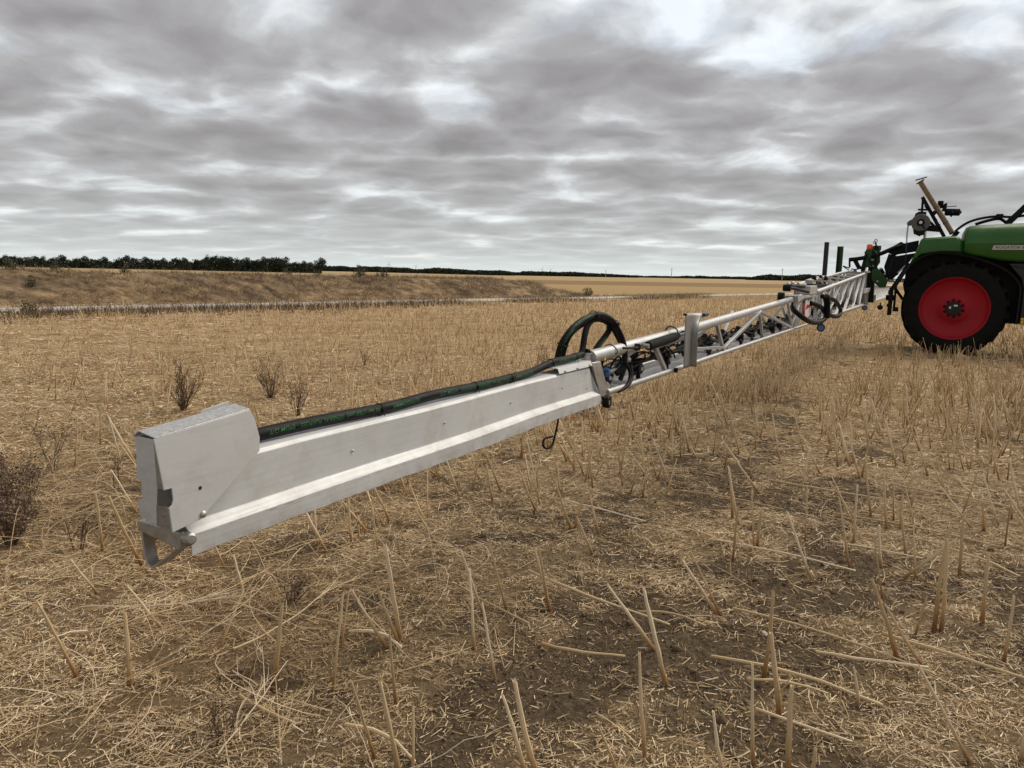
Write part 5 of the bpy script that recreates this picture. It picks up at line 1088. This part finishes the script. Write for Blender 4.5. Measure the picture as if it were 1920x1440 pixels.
# ---- posts of the transport rests
MB().box((18.42, 0.87, 1.45), (18.56, 0.965, 2.50)).build('rest_post', 'grey_post', S_, 0.006)
MB().prism([(0.545, 1.40), (0.665, 1.40), (0.665, 2.40), (0.545, 2.40)], 'vz', 18.44, 18.52).build('rest_post', 'green_dark', S_, 0.004)
MB().box((18.36, 0.622, 1.40), (18.44, 0.668, 2.395)).build('rest_post', 'black', S_, 0.004)
MB().box((18.3, 0.5, 1.32), (18.7, 1.0, 1.42)).build('rest_base', 'black', S_, 0.01)

# ---- central frame and lift linkage
CF_ = MB().prism([(0.13, 1.30), (0.17, 1.90), (0.10, 2.33), (-0.06, 2.42), (-0.20, 2.40), (-0.23, 2.05), (-0.12, 1.85), (-0.08, 1.30)], 'vz', 18.95, 19.12)
CF_ = CF_.build('lift_frame', 'green_dark', S_, 0.01)
MB().prism([(0.05, 1.85), (-0.15, 1.88), (-0.17, 1.10), (0.0, 1.10)], 'vz', 18.75, 18.88).build('lift_mast', 'black', S_, 0.01)
MB().prism([(0.06, 1.86), (-0.02, 1.86), (-0.05, 2.35), (0.06, 2.34)], 'vz', 18.80, 18.90).build('frame_upright', 'green_dark', CF_, 0.008)
MB().box((18.86, -0.10, 2.08), (18.95, -0.02, 2.13)).build('frame_gap_plate', 'clipgrey', CF_)
MB().box((18.84, -0.12, 1.93), (18.95, -0.03, 1.98)).build('frame_spacer', 'clipgrey', CF_)
GP = MB().prism([(-0.09, 1.88), (-0.23, 1.89), (-0.44, 1.63), (-0.41, 1.46), (-0.28, 1.455), (-0.12, 1.60), (-0.09, 1.70)], 'vz', 18.70, 18.74).build('link_plate', 'green_dark', S_, 0.006)
MB().lathe([(0.032, 0), (0.032, 0.01)], (18.70, -0.225, 1.68), (-1, 0, 0), 16).build('plate_hole', 'text_black', GP)
MB().lathe([(0.014, 0), (0.014, 0.01)], (18.70, -0.278, 1.71), (-1, 0, 0), 12).build('plate_hole', 'text_black', GP)
MB().lathe([(0.03, 0), (0.02, 0.02), (0.006, 0.024)], (18.70, -0.228, 1.60), (-1, 0, 0), 12).build('plate_pin', 'zinc', GP)
GB = MB().box((19.0, -0.22, 2.33), (19.2, -0.05, 2.44)).build('valve_box', 'green_dark', S_, 0.01)
MB().lathe([(0.05, 0), (0.05, 0.06)], (19.0, -0.13, 2.38), (-1, 0, 0), 12).build('valve_cap', 'black', GB)
MB().tube([Vector((18.98, -0.105+0.028*math.sin(a), 2.555+0.032*math.cos(a))) for a in np.linspace(0, 6.28, 14)], 0.009, 6).build('lifting_eye', 'black', GB)
MB().tube([Vector((18.98, -0.075+0.022*math.sin(a), 2.51+0.03*math.cos(a))) for a in np.linspace(0, 6.28, 12)], 0.008, 6).build('lifting_eye', 'black', GB)
MB().tube([(18.98, -0.115, 2.43), (18.98, -0.105, 2.525)], [0.022, 0.012], 8).build('eye_shank', 'black', GB)
BC = MB().lathe([(0.062, 0), (0.068, 0.02), (0.066, 0.09), (0.055, 0.115), (0.03, 0.125)], (18.92, 0.015, 2.345), (0, 0, 1), 18).build('beacon_lens', 'orange', S_)
MB().lathe([(0.072, 0), (0.072, 0.03)], (18.92, 0.015, 2.317), (0, 0, 1), 18).build('beacon_base', 'black', BC)
corr([(18.85, 0.44, 2.10), (18.85, 0.21, 2.13), (18.85, 0.0, 2.175), (18.85, -0.22, 2.24), (18.85, -0.38, 2.315), (18.85, -0.52, 2.385), (18.9, -0.65, 2.43)], 0.048).build('suction_hose', 'rubber', S_, 0, 50)
for pts, r in [([(18.8, 0.42, 2.09), (18.8, 0.40, 1.90), (18.75, 0.36, 1.83)], 0.022), ([(18.8, 0.27, 2.08), (18.8, 0.20, 1.95), (18.8, 0.12, 1.88)], 0.03), ([(18.8, 0.55, 1.95), (18.7, 0.40, 1.90), (18.6, 0.25, 1.87), (18.7, 0.10, 1.92)], 0.014), ([(18.8, 0.54, 1.935), (18.7, 0.42, 1.86), (18.6, 0.28, 1.82)], 0.012), ([(18.5, 0.60, 1.66), (18.5, 0.57, 1.77), (18.5, 0.46, 1.80), (18.5, 0.40, 1.74)], 0.014), ([(18.5, 0.52, 1.66), (18.5, 0.50, 1.74), (18.5, 0.42, 1.78), (18.5, 0.30, 1.80)], 0.012), ([(18.8, 0.10, 2.28), (18.75, 0.04, 2.2), (18.7, -0.04, 2.02), (18.7, -0.10, 1.9)], 0.02), ([(18.8, -0.1, 2.3), (18.75, -0.16, 2.2), (18.75, -0.14, 2.0), (18.75, -0.2, 1.88)], 0.024)]:
    MB().tube(smoothpath(pts, 5), r, 8).build('hydraulic_hose', 'rubber', S_, 0, 60)
MB().tube(smoothpath([(18.5, 0.36, 1.74), (18.5, 0.30, 1.79), (18.5, 0.22, 1.83)], 5), 0.05, 10).build('blue_hose', 'bluehose', S_)
MB().prism([(0.36, 2.09), (0.27, 2.08), (0.13, 1.88), (0.24, 1.88)], 'vz', 18.85, 18.93).build('frame_gusset', 'black', S_, 0.004)
# black lift arm and plate
MB().prism([(-0.36, 2.29), (-0.44, 2.40), (-0.60, 2.51), (-0.64, 2.53), (-0.70, 2.49), (-1.00, 2.56), (-1.00, 2.31), (-0.58, 2.235), (-0.52, 2.19)], 'vz', 19.0, 19.14).build('upper_lift_arm', 'black', S_, 0.012)
LP_ = MB().prism([(-0.395, 2.255), (-0.32, 1.94), (-0.41, 1.67), (-0.54, 1.67), (-0.76, 1.95), (-0.83, 2.04), (-0.97, 2.275), (-0.60, 2.205), (-0.52, 2.20)], 'vz', 19.02, 19.12).build('lift_plate', 'black', S_, 0.008)
MB().bar((19.0, -0.50, 2.17), (19.0, -0.42, 1.72), 0.012, 0.02).build('plate_rib', 'hub', LP_)
MB().tube([(18.9, -0.26, 1.90), (18.9, -0.42, 1.66)], 0.04, 10).build('lower_link', 'black', S_)
CY = MB().tube([(18.85, -0.44, 1.66), (18.85, -0.63, 1.80)], 0.036, 12).build('lift_cylinder', 'black', S_)
MB().tube([(18.85, -0.63, 1.80), (18.85, -0.77, 1.97)], 0.018, 10).build('cylinder_rod', 'alu_tube', CY)
for v, z in ((-0.26, 1.90), (-0.42, 1.665), (-0.63, 1.805), (-0.36, 1.78)): MB().lathe([(0.028, 0), (0.022, 0.012)], (18.84, v, z), (-1, 0, 0), 10).build('link_pin', 'zinc', CY)
# ---- wheels
WC = (18.5, -1.82, 1.03)
def wheel_meshes():
    R = 1.055
    prof = [(0.685, 0.01), (0.695, -0.005), (0.76, -0.02), (0.85, -0.035), (0.93, -0.03), (0.985, 0.0), (1.005, 0.06), (1.005, 0.32), (0.985, 0.38), (0.92, 0.41), (0.85, 0.41), (0.70, 0.37)]
    ty = MB().lathe(prof, (0, 0, 0), (1, 0, 0), 64, cap=False)
    for k in range(44):
        a = k*2*math.pi/44; side = k % 2; rr0, rr1 = 0.975, R
        x0, x1 = (0.0, 0.205) if side == 0 else (0.175, 0.38); da = 0.11*(1 if side == 0 else -1); w = 0.038
        vs = []
        for rr in (rr0, rr1):
            for (xx, ao) in ((x0 if side == 0 else x1, 0), (x1 if side == 0 else x0, 0.16)):
                for sg in (-1, 1):
                    an = a+ao+sg*w*(1.0 if rr == rr0 else 0.72); vs.append((xx, rr*math.sin(an), rr*math.cos(an)))
        ty.add(vs, [(0, 1, 3, 2), (4, 6, 7, 5), (0, 4, 5, 1), (1, 5, 7, 3), (3, 7, 6, 2), (2, 6, 4, 0)])
    for k in range(22):                                        # shoulder ends of the lugs on the near sidewall
        a = k*2*math.pi/22; vs = []
        for rr, xx in ((0.91, -0.037), (0.975, -0.020), (1.045, 0.02), (0.975, 0.02)):
            for sg in (-1, 1): an = a+sg*0.036; vs.append((xx, rr*math.sin(an), rr*math.cos(an)))
        ty.add(vs, [(0, 1, 3, 2), (2, 3, 5, 4), (4, 5, 7, 6), (6, 7, 1, 0), (0, 2, 4, 6), (1, 7, 5, 3)])
    rim = MB().lathe([(0.69, 0.02), (0.70, -0.004), (0.69, -0.012), (0.668, 0.0), (0.655, 0.035), (0.60, 0.075), (0.50, 0.115), (0.38, 0.135), (0.30, 0.12), (0.27, 0.10), (0.22, 0.095), (0.05, 0.095)], (0, 0, 0), (1, 0, 0), 64, cap=False)
    hub = MB().lathe([(0.150, 0.10), (0.150, 0.03), (0.135, 0.012), (0.02, 0.005)], (0, 0, 0), (1, 0, 0), 28)
    nut = MB().lathe([(0.027, 0.0), (0.027, -0.035), (0.016, -0.05)], (0, 0, 0), (1, 0, 0), 6)
    return ty.mesh('tyre', M['tyre'], 40), rim.mesh('rim', M['red'], 40), hub.mesh('hub', M['hub'], 40), nut.mesh('wheel_nut', M['black'], 30)
TY, RM, HU, NU = wheel_meshes()
def wheel(loc, rz=0.0):
    o = inst('wheel', TY, S_, loc, (0, 0, rz)); inst('rim', RM, o, (0, 0, 0)); inst('hub', HU, o, (0, 0, 0))
    for k in range(10):
        a = k*2*math.pi/10+0.1; inst('wheel_nut', NU, o, (0.095, 0.19*math.sin(a), 0.19*math.cos(a)))
    return o
W1 = wheel(WC)
for p, sz in (((0.0055, 0.075, 0.02), (0.018, 0.026)), ((0.0055, -0.03, 0.068), (0.038, 0.018))):
    MB().box((p[0]-0.004, p[1]-sz[0], p[2]-sz[1]), (p[0]+0.002, p[1]+sz[0], p[2]+sz[1])).build('hub_sticker', 'label_white', W1)
wheel((20.6, -1.83, 1.01), math.pi); wheel((18.5, -5.6, 1.01)); wheel((20.6, -5.6, 1.01), math.pi)
# ---- mudguard
arch = smoothpath([(0, -0.56, 1.44), (0, -0.70, 1.72), (0, -0.88, 2.02), (0, -1.06, 2.17), (0, -1.25, 2.25), (0, -1.48, 2.283), (0, -1.98, 2.215), (0, -2.42, 2.067), (0, -2.72, 1.915), (0, -2.93, 1.72), (0, -3.03, 1.53), (0, -3.04, 1.2), (0, -3.03, 0.74)], 4)
mg = MB(); vs = []; n = len(arch)
for i, p in enumerate(arch):
    tg = (arch[min(i+1, n-1)]-arch[max(i-1, 0)]).normalized(); nn = Vector((0, -tg.z, tg.y)); nn = nn if nn.dot(p-Vector((0, WC[1], WC[2]))) > 0 else -nn
    for s, o_ in ((18.38, -0.05), (18.36, -0.02), (18.40, 0.0), (18.98, 0.0), (18.98, -0.02), (18.42, -0.02), (18.40, -0.05)): vs.append((s, p.y+nn.y*o_, p.z+nn.z*o_))
mg.add(vs, [(7*i+j, 7*i+(j+1) % 7, 7*i+7+(j+1) % 7, 7*i+7+j) for i in range(n-1) for j in range(7)]+[tuple(range(7)), tuple(range(7*n-7, 7*n))[::-1]])
MG = mg.build('mudguard', 'plastic', S_, 0, 45)
MB().bar((18.6, -0.54, 1.46), (18.6, -0.535, 0.83), 0.10, 0.09).build('mudflap_bar', 'black', MG, 0.01)
MB().bar((18.75, -0.62, 1.5), (18.75, -0.62, 0.95), 0.05, 0.05).build('mudflap_stay', 'black', MG, 0.005)
MB().bar((18.6, -0.60, 1.46), (18.9, -0.78, 1.2), 0.05, 0.05).build('mudflap_stay', 'black', MG, 0.005)
MB().bar((18.6, -0.555, 1.43), (18.6, -0.86, 2.02), 0.09, 0.10).build('mudguard_stay', 'black', MG, 0.01)
MB().bar((18.55, -0.60, 0.97), (18.55, -0.72, 0.97), 0.03, 0.10).build('mudguard_clip', 'black', MG, 0.005)
ar = [(p.y, p.z-0.015) for p in arch[6:]]
MB().prism(ar+[(-2.6, 0.74), (-2.3, 0.95), (-0.95, 0.95), (-0.78, 1.45)], 'vz', 18.9, 18.97).build('wheel_arch_liner', 'black', MG)
# ---- tanks, lofted with rounded shoulders
def loft(rings, close=True):
    mb = MB(); n = len(rings[0]); vs = [p for r_ in rings for p in r_]
    fs = [(i*n+j, i*n+(j+1) % n, (i+1)*n+(j+1) % n, (i+1)*n+j) for i in range(len(rings)-1) for j in range(n)]+[tuple(range(n))[::-1], tuple(range(len(vs)-n, len(vs)))]
    return mb.add(vs, fs)
CS = 19.55
def tank_ring(v, zlo, zcr, ztop, inset):
    half = [(1.12, zlo), (1.17, zlo+0.05), (1.185, zcr-0.03), (1.19, zcr), (1.165, zcr+0.02), (1.13, zcr+(ztop-zcr)*0.35), (1.04, zcr+(ztop-zcr)*0.72), (0.86, ztop-0.03), (0.55, ztop), (0.0, ztop+0.015)]
    half = [(h*(1-inset*0.12), z-(inset*0.10*(z-zlo)/(ztop-zlo))) for h, z in half]
    return [(CS-h, v, z) for h, z in half]+[(CS+h, v, z) for h, z in half[-2::-1]]
rg = [tank_ring(-1.87, 2.30, 2.44, 2.72, 1.0), tank_ring(-1.885, 2.27, 2.45, 2.80, 0.5), tank_ring(-1.92, 2.25, 2.462, 2.85, 0.15), tank_ring(-2.0, 2.22, 2.466, 2.872, 0), tank_ring(-2.2, 2.18, 2.466, 2.885, 0), tank_ring(-2.6, 2.10, 2.464, 2.90, 0), tank_ring(-2.95, 2.07, 2.462, 2.915, 0), tank_ring(-4.6, 2.05, 2.46, 2.93, 0), tank_ring(-4.75, 2.07, 2.46, 2.90, 0.3), tank_ring(-4.82, 2.10, 2.44, 2.80, 1.0)]
TK = loft(rg).build('main_tank', 'green', S_, 0, 48)
def hump_ring(v, zlo, ztop, inset):
    half = [(1.10, zlo), (1.15, zlo+0.03), (1.165, zlo+(ztop-zlo)*0.6), (1.13, zlo+(ztop-zlo)*0.86), (1.06, ztop-0.012), (0.9, ztop), (0.0, ztop+0.01)]
    half = [(h*(1-inset*0.10), z-inset*0.03*(z-zlo)/(ztop-zlo)) for h, z in half]
    return [(CS-h, v, z) for h, z in half]+[(CS+h, v, z) for h, z in half[-2::-1]]
loft([hump_ring(-0.86, 1.98, 2.02, 0.3), hump_ring(-0.93, 2.05, 2.20, 0), hump_ring(-0.985, 2.12, 2.36, 0), hump_ring(-1.03, 2.17, 2.53, 0), hump_ring(-1.06, 2.20, 2.578, 0.1), hump_ring(-1.12, 2.22, 2.592, 0.0), hump_ring(-1.45, 2.27, 2.615, 0), hump_ring(-1.72, 2.265, 2.635, 0), hump_ring(-1.80, 2.26, 2.60, 0.2), hump_ring(-1.86, 2.26, 2.53, 0.6), hump_ring(-1.88, 2.26, 2.48, 1.2)]).build('rear_tank_cover', 'green', S_, 0, 30)
NP = MB().prism([(-2.435, 2.414), (-2.405, 2.318), (-3.22, 2.318), (-3.22, 2.414)], 'vz', 18.352, 18.362).build('nameplate', 'plate_silver', TK)
tv, tf = text_flat('ROGATOR 6', 0.0, 0.015)
MB().add([(18.3505, -2.475-x*0.515, 2.345+y*0.046) for x, y in tv], tf).build('lettering', 'text_black', NP, 0, 0)
# chassis, side panel
MB().prism([(-0.75, 1.55), (-0.85, 1.95), (-1.1, 2.2), (-2.9, 2.1), (-6.2, 2.05), (-6.2, 0.95), (-0.9, 0.95)], 'vz', 18.98, 20.15).build('chassis', 'black', S_, 0.02)
SP = MB().prism([(-2.75, 2.03), (-3.0, 1.72), (-3.06, 1.5), (-3.06, 0.74), (-4.4, 0.74), (-4.4, 2.03)], 'vz', 18.42, 18.98).build('side_panel', 'panel_grey', S_, 0.015)
MB().bar((18.415, -2.80, 1.98), (18.415, -3.4, 1.86), 0.006, 0.012).build('panel_crease', 'black', SP)
for z in (0.785, 0.853):
    st = MB().box((18.405, -3.30, z-0.028), (18.4185, -3.075, z+0.028)).build('warning_sticker', 'yellow', SP)
    MB().prism([(-3.12, z-0.018), (-3.16, z-0.018), (-3.14, z+0.018)], 'vz', 18.402, 18.4045).build('sticker_mark', 'text_black', st)
TLg = MB().box((19.4, -0.54, 1.29), (19.5, -0.44, 1.40)).build('tail_lamp', 'orange', S_, 0.01)
MB().box((19.42, -0.60, 1.15), (19.6, -0.40, 1.28)).build('lamp_bracket', 'black', TLg, 0.01)
# ---- top fittings: pipe, reel, motor
pd = Vector((0, -1.655+0.918, 2.72-3.882)).normalized()
p0 = Vector((19.0, -0.918, 3.87)); p1 = Vector((19.0, -1.66, 2.70))
PIPE = MB().tube([p0, p0.lerp(p1, 0.5), p1], 0.056, 20).build('filler_pipe', 'bronze', S_)
MB().lathe([(0.055, 0), (0.095, 0.002), (0.095, 0.018), (0.055, 0.02)], p0, -pd, 20).build('pipe_flange', 'bronze', PIPE, 0.002)
MB().bar(p0-pd*0.05+Vector((0, 0.08, -0.0)), p0-pd*0.07+Vector((0, -0.16, 0.05)), 0.14, 0.012).build('pipe_flap', 'reel', PIPE)
MB().bar(p0-pd*0.01+Vector((-0.07, -0.06, 0)), p0-pd*0.08+Vector((-0.07, -0.08, 0)), 0.012, 0.012).build('flap_hinge', 'black', PIPE)
for f in (0.48, 0.78, 0.98): MB().lathe([(0.062, 0), (0.064, 0.01), (0.062, 0.02)], p0.lerp(p1, f), pd, 18).build('pipe_clip', 'reel' if f < 0.9 else 'black', PIPE)
MB().bar((18.95, -0.985, 3.53), (18.95, -1.50, 2.63), 0.05, 0.075).build('reel_frame', 'black', S_, 0.006)
RF = MB().bar((18.95, -1.00, 3.50), (18.95, -1.005, 3.18), 0.04, 0.05).build('reel_upright', 'black', S_, 0.005)
for a, b_, w in [((18.95, -0.92, 3.25), (18.95, -1.12, 3.24), 0.04), ((18.95, -1.06, 3.33), (18.95, -1.25, 3.10), 0.05), ((18.95, -1.13, 2.83), (18.95, -1.42, 2.80), 0.13), ((18.95, -1.1, 3.05), (18.95, -1.3, 2.85), 0.06), ((18.95, -1.22, 3.12), (18.95, -1.28, 3.2), 0.09), ((18.95, -1.09, 2.95), (18.95, -1.10, 2.55), 0.03)]:
    MB().bar(a, b_, 0.05, w).build('reel_brace', 'black', RF, 0.005)
for k in range(5):
    q = p0.lerp(p1, 0.38+0.1*k)+Vector((0, 0.13, -0.06)); MB().lathe([(0.03, -0.04), (0.03, 0.04)], q, (1, 0.2, 0), 8).build('frame_fitting', 'black', RF)
RC = (18.72, -1.005, 2.94)
RL = MB().lathe([(0.06, 0.0), (0.062, -0.01), (0.14, -0.012), (0.15, -0.02), (0.185, -0.015), (0.195, 0.0), (0.195, 0.04), (0.16, 0.06), (0.16, 0.20), (0.195, 0.22), (0.195, 0.25)], RC, (1, 0, 0), 32).build('hose_reel', 'reel', S_)
MB().lathe([(0.082, 0), (0.08, 0.02), (0.05, 0.03)], (18.712, RC[1], RC[2]), (-1, 0, 0), 20).build('reel_hub', 'black', RL)
MB().lathe([(0.036, 0), (0.03, 0.014), (0.005, 0.016)], (18.682, RC[1], RC[2]), (-1, 0, 0), 16).build('reel_cap', 'label_white', RL)
MB().prism([(-0.86, 3.06), (-1.02, 3.10), (-1.10, 3.05), (-1.10, 3.18), (-0.95, 3.19), (-0.88, 3.15)], 'vz', 18.76, 18.98).build('reel_cowl', 'black', RL, 0.01)
MB().prism([(-0.86, 2.80), (-1.12, 2.78), (-1.10, 2.68), (-1.02, 2.66), (-1.0, 2.64), (-0.97, 2.66), (-0.88, 2.70)], 'vz', 18.76, 18.98).build('reel_gearbox', 'black', RL, 0.01)
MB().prism([(-0.72, 2.93), (-0.75, 2.98), (-0.83, 3.03), (-0.86, 2.95), (-0.80, 2.88), (-0.74, 2.88)], 'vz', 18.78, 18.9).build('reel_guide', 'reel', RL, 0.01)
MB().bar((18.70, -1.02, 2.90), (18.70, -1.10, 2.80), 0.012, 0.03).build('reel_crank', 'black', RL)
for dv in (0, 0.018): MB().tube(smoothpath([(18.8, -0.745-dv, 2.88), (18.8, -0.74-dv, 2.7), (18.8, -0.745-dv, 2.5), (18.82, -0.76-dv, 2.15), (18.85, -0.74-dv, 1.95)], 4), 0.0065, 6).build('reel_hose', 'bluehose', S_, 0, 60)
MB().tube([(18.9, -1.125, 2.83), (18.9, -1.13, 2.56)], 0.008, 6).build('reel_cable', 'black', S_)
MT = MB().tube([(19.2, -1.46, 3.20), (19.2, -1.48, 3.20), (19.2, -1.76, 3.19), (19.2, -1.775, 3.19), (19.2, -1.80, 3.19)], [0.06, 0.08, 0.08, 0.04, 0.018], 18).build('motor', 'black', S_, 0, 45)
MB().lathe([(0.022, 0), (0.022, 0.02), (0.01, 0.03)], (19.2, -1.60, 3.12), (0, 0, -1), 8).build('motor_drain', 'black', MT)
MB().lathe([(0.013, 0), (0.01, 0.006)], (19.12, -1.62, 3.195), (-1, 0, 0), 10).build('motor_bolt', 'reel', MT)
MB().lathe([(0.05, 0), (0.06, 0.02), (0.06, 0.16), (0.05, 0.165)], (19.2, -1.365, 3.29), (0, 0, 1), 16).build('motor_tank', 'black', MT)
MB().prism([(-1.40, 3.22), (-1.49, 3.22), (-1.50, 3.40), (-1.47, 3.40), (-1.43, 3.38)], 'vz', 19.15, 19.28).build('motor_bracket', 'black', MT, 0.006)
MB().bar((19.2, -1.48, 3.315), (19.2, -1.69, 3.33), 0.02, 0.016).build('motor_lever', 'black', MT)
MB().tube(smoothpath([(19.25, -1.69, 2.73), (19.3, -1.76, 2.82), (19.35, -1.95, 2.97), (19.4, -2.20, 3.06), (19.4, -2.50, 3.10), (19.4, -2.78, 3.08), (19.4, -3.1, 3.12)], 6), 0.028, 10).build('transfer_hose', 'rubber', S_, 0, 60)
MB().tube(smoothpath([(19.45, -2.1, 2.93), (19.45, -2.3, 3.0), (19.45, -2.55, 3.05), (19.45, -2.7, 2.95)], 6), 0.035, 10).build('transfer_hose', 'rubber', S_, 0, 60)
MB().box((19.34, -2.62, 3.06), (19.46, -2.48, 3.15)).build('hose_saddle', 'black', S_, 0.01)
MB().bar((19.4, -2.7, 2.92), (19.4, -3.2, 3.52), 0.10, 0.13).build('railing_bar', 'black', S_, 0.02)
MB().bar((19.4, -3.0, 3.10), (19.4, -3.35, 3.22), 0.10, 0.06).build('railing_bar', 'black', S_, 0.015)
MB().lathe([(0.05, -0.05), (0.05, 0.12)], (19.1, -1.70, 2.66), (0, -0.6, 1), 12).build('filler_elbow', 'black', S_)
# ---- boom on the far side, same inner section mirrored
FB = 21.0
MB().tube([(FB, -0.04, 1.50), (FB+14, -0.04, 1.42)], 0.03, 10).build('far_boom_top_tube', 'alu_tube', S_)
MB().tube([(FB, -0.04, 1.08), (FB+14, -0.04, 1.05)], 0.03, 10).build('far_boom_lower_tube', 'alu_tube', S_)
for k in range(12):
    s = FB+0.4+k*1.1; MB().bar((s, -0.04, 1.08), (s+0.7, -0.04, 1.47), 0.04, 0.04).build('truss_brace', 'alu_tube', S_)
    MB().box((s, 0.2, 1.09), (s+0.28, 0.215, 1.45)).build('boom_slat', 'slat_grey', S_)
MB().box((18.9, -0.1, 1.10), (21.2, 0.2, 1.25)).build('centre_beam', 'black', S_, 0.01)
roller(20.6, -0.45, 1.0, 0.06, 'plastic')
